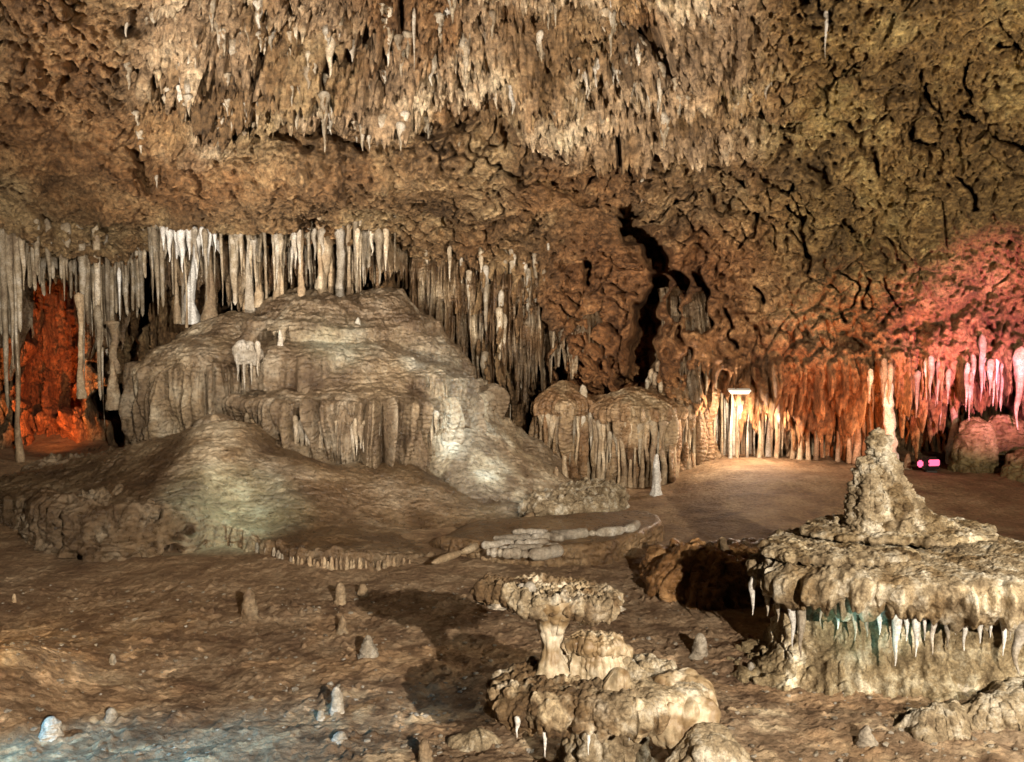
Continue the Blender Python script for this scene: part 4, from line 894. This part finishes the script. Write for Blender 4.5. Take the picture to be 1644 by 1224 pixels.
lump_form('main_shelf', Vector((3.0, 6.6, 0)), 1.34, .72, [(.5, .66), (.85, .65), (.97, .67), (1.02, .74), (1.0, .82), (.92, .86), (.6, .88), (.001, .88)], M['crust'], 1100, 260, .08, 1.8, 804, d_shelf, c_shelf, bs)
lump_form('middle_shelf', Vector((2.2, 6.62, 0)), .47, .42, [(.55, .88), (.97, .895), (1.03, .915), (.97, .935), (.7, .94), (.001, .94)], M['crust'], 500, 120, .28, 2.2, 812, d_crust(16, .018, 813), c_crust2, bs)
lump_form('upper_shelf', Vector((2.72, 6.85, 0)), .64, .42, [(.6, .955), (.97, .975), (1.04, .99), (.98, 1.005), (.7, 1.015), (.001, 1.02)], M['crust'], 600, 120, .22, 2.2, 822, d_crust(19, .016, 823), c_crust2, bs)
lump_form('spire', Vector((2.68, 6.85, 1.0)), .35, .27, [(1.1, 0), (.88, .06), (.64, .14), (.46, .24), (.33, .34), (.24, .44), (.19, .54), (.16, .62), (.10, .68), (.001, .70)], M['crust'], 420, 260, .22, 1.5, 832, d_crust(15, .034, 833), c_crust2, bs, None, (-.12, 0))
lump_form('spire_shoulder', Vector((2.46, 6.75, .98)), .12, .12, [(1.0, 0), (.95, .14), (.8, .30), (.62, .42), (.3, .5), (.001, .52)], M['crust'], 240, 140, .22, 1.5, 842, d_crust(17, .035, 843), None, bs)
lump_form('pedestal', Vector((3.0, 6.9, 0)), 1.15, .58, [(1.3, -.12), (1.12, .06), (1.0, .22), (.93, .36), (.85, .44), (.6, .50), (.001, .6)], M['crust'], 800, 200, .14, 1.6, 852,
    lambda P, N, a, z: .06*fbm(P, 2.2, 3, 853)+.12*(billow(P, 3.2, 3, 854, .5, (1.6, 1.6, .45))-.3)+.02*coral(P, 16, 855, 1), lambda P, N, z: C3(P, ((.7, .66, .5), .6*np.ones(P.shape[:2])), ((1.7, 1.75, 1.75), sm(fbm(P, 2.2, 3, 857), -.05, .35)*.9)), bs)
for (u_, v0, v1, wd) in [(1272, 985, 1046, 12), (1286, 985, 1056, 15), (1248, 978, 1002, 10), (1232, 975, 992, 9), (1208, 960, 980, 9), (1437, 1000, 1062, 16), (1470, 1000, 1048, 12), (1497, 1000, 1050, 13),
        (1520, 1000, 1045, 12), (1548, 995, 1050, 14), (1573, 990, 1035, 12), (1610, 985, 1045, 13), (1636, 985, 1075, 20), (1412, 1000, 1025, 10), (1318, 990, 1012, 9), (1345, 995, 1018, 11), (1372, 998, 1035, 8), (1392, 998, 1020, 12), (1455, 1000, 1030, 9), (1484, 1000, 1034, 8), (1534, 998, 1024, 9), (1590, 990, 1020, 10), (1622, 985, 1030, 8)]:
    Yc = 6.6-.72*math.sqrt(max(.05, 1-(((u_-822)/1579*6.1-3.0)/1.4)**2))+.08
    t_, b_ = at(u_, v0, Yc+.05), at(u_, v1+random.uniform(-8, 8), Yc+.05); put(random.choice(['wtite', 'ptite']), b_, wd*random.uniform(.7, 1.1)*Yc/F, t_.z-b_.z+.15, 'drip', parent=bs)
for (u_, v_, r_, h_) in [(1612, 955, .16, .22), (1650, 960, .2, .2)]:
    b_ = at(u_, v_, 6.15); put('wcone', (b_.x, b_.y, b_.z-.06), r_, h_, 'rim_knob', parent=bs)
spot('cyan_light', (1.9, 5.7, .3), (2.45, 6.6, .62), 14, (.45, 1, .92), 60, 1, .01)
for i, (u_, v_) in enumerate([(1590, 1110), (1560, 1060), (1644, 1085), (1500, 1120)]):
    b_ = ong(u_, v_+20, .12); rb = lump_form('boulder', Vector((b_.x, b_.y, .0)), .20, .15, [(1.2, -.05), (1.0, .04), (.7, .12), (.001, .16)], M['crust'], 200, 100, .35, 2, 861+i*3, lambda P, N, a, z: .06*fbm(P, 4, 4, 862)+.02*billow(P, 12, 2, 7), None)
    tag(rb, ['rounded brown boulder leaning on the shelf pedestal', 'pale boulder tucked under the dripping rim at right', 'bluish boulder at the right edge below the rim', 'low boulder at the front foot of the pedestal'][i], 'boulder')

# loose calcite crumbs on the near floor: too many to count
def crumbs(n_, seed):
    rng = np.random.RandomState(seed); ico = []
    a = (1+5**.5)/2
    V0 = np.array([(-1, a, 0), (1, a, 0), (-1, -a, 0), (1, -a, 0), (0, -1, a), (0, 1, a), (0, -1, -a), (0, 1, -a), (a, 0, -1), (a, 0, 1), (-a, 0, -1), (-a, 0, 1)], float)/1.9
    F0 = np.array([(0, 11, 5), (0, 5, 1), (0, 1, 7), (0, 7, 10), (0, 10, 11), (1, 5, 9), (5, 11, 4), (11, 10, 2), (10, 7, 6), (7, 1, 8), (3, 9, 4), (3, 4, 2), (3, 2, 6), (3, 6, 8), (3, 8, 9), (4, 9, 5), (2, 4, 11), (6, 2, 10), (8, 6, 7), (9, 8, 1)])
    vs, fs = [], []
    for i in range(n_):
        y = 5.4+3.6*rng.rand()**1.3; x = (rng.rand()*2-1)*y*.56
        if perlin(x*1.1, y*1.1, 0., 371) < -.15 and rng.rand() < .8: continue
        r = .006+.016*rng.rand()**2.5
        v = V0*(.6+.7*rng.rand(12, 1))*r*np.array((1.3, 1.0, .6)); t = rng.rand()*6.28
        v = np.stack([v[:, 0]*math.cos(t)-v[:, 1]*math.sin(t), v[:, 0]*math.sin(t)+v[:, 1]*math.cos(t), v[:, 2]], 1)+np.array((x, y, fz(x, y)+r*.25))
        fs.append(F0+12*len(vs)); vs.append(v)
    me = bpy.data.meshes.new('rubble'); me.from_pydata(np.concatenate(vs).tolist(), [], np.concatenate(fs).tolist()); me.materials.append(M['pale'])
    o = bpy.data.objects.new('rubble', me); COL.objects.link(o); tag(o, 'loose calcite crumbs and grit scattered over the near floor', 'rubble', kind='stuff')
crumbs(1300, 5)

# past 300 stalactites: the ones that show smallest become one mass
bpy.context.view_layer.update()
ts = [o for o in COL.objects if o.get('category') == 'stalactite' and o.type == 'MESH' and len(o.children) == 0]
ts.sort(key=lambda o: -(o.scale.x*o.scale.z)/max(.5, o.location.y)**2)
rest = [o for o in ts[288:] if o.get('group')]
if rest:
    V_, F_, MI, mats, k0 = [], [], [], [], 0
    for o in rest:
        me = o.data; n_ = len(me.vertices); co = np.empty(n_*3, np.float32); me.vertices.foreach_get('co', co); co = co.reshape(-1, 3)
        mw = np.array(o.matrix_world); V_.append(co@mw[:3, :3].T+mw[:3, 3])
        q = np.empty(len(me.polygons)*4, np.int32); me.loops.foreach_get('vertex_index', q); F_.append(q.reshape(-1, 4)+k0); k0 += n_
        m_ = me.materials[0]
        if m_ not in mats: mats.append(m_)
        MI += [mats.index(m_)]*len(me.polygons)
    me = bpy.data.meshes.new('small_stalactites'); V_ = np.concatenate(V_); F_ = np.concatenate(F_)
    me.vertices.add(len(V_)); me.vertices.foreach_set('co', V_.reshape(-1).astype(np.float32)); me.loops.add(F_.size); me.loops.foreach_set('vertex_index', F_.reshape(-1))
    me.polygons.add(len(F_)); me.polygons.foreach_set('loop_start', (np.arange(len(F_))*4).astype(np.int32))
    for m_ in mats: me.materials.append(m_)
    me.polygons.foreach_set('material_index', np.array(MI, np.int32)); me.polygons.foreach_set('use_smooth', np.ones(len(F_), bool)); me.update(calc_edges=True); me.validate()
    for o in rest: bpy.data.objects.remove(o)
    o = bpy.data.objects.new('small_stalactites', me); COL.objects.link(o); tag(o, 'smallest stalactites sprinkled over the ceiling and the overhangs', 'stalactites', kind='stuff')
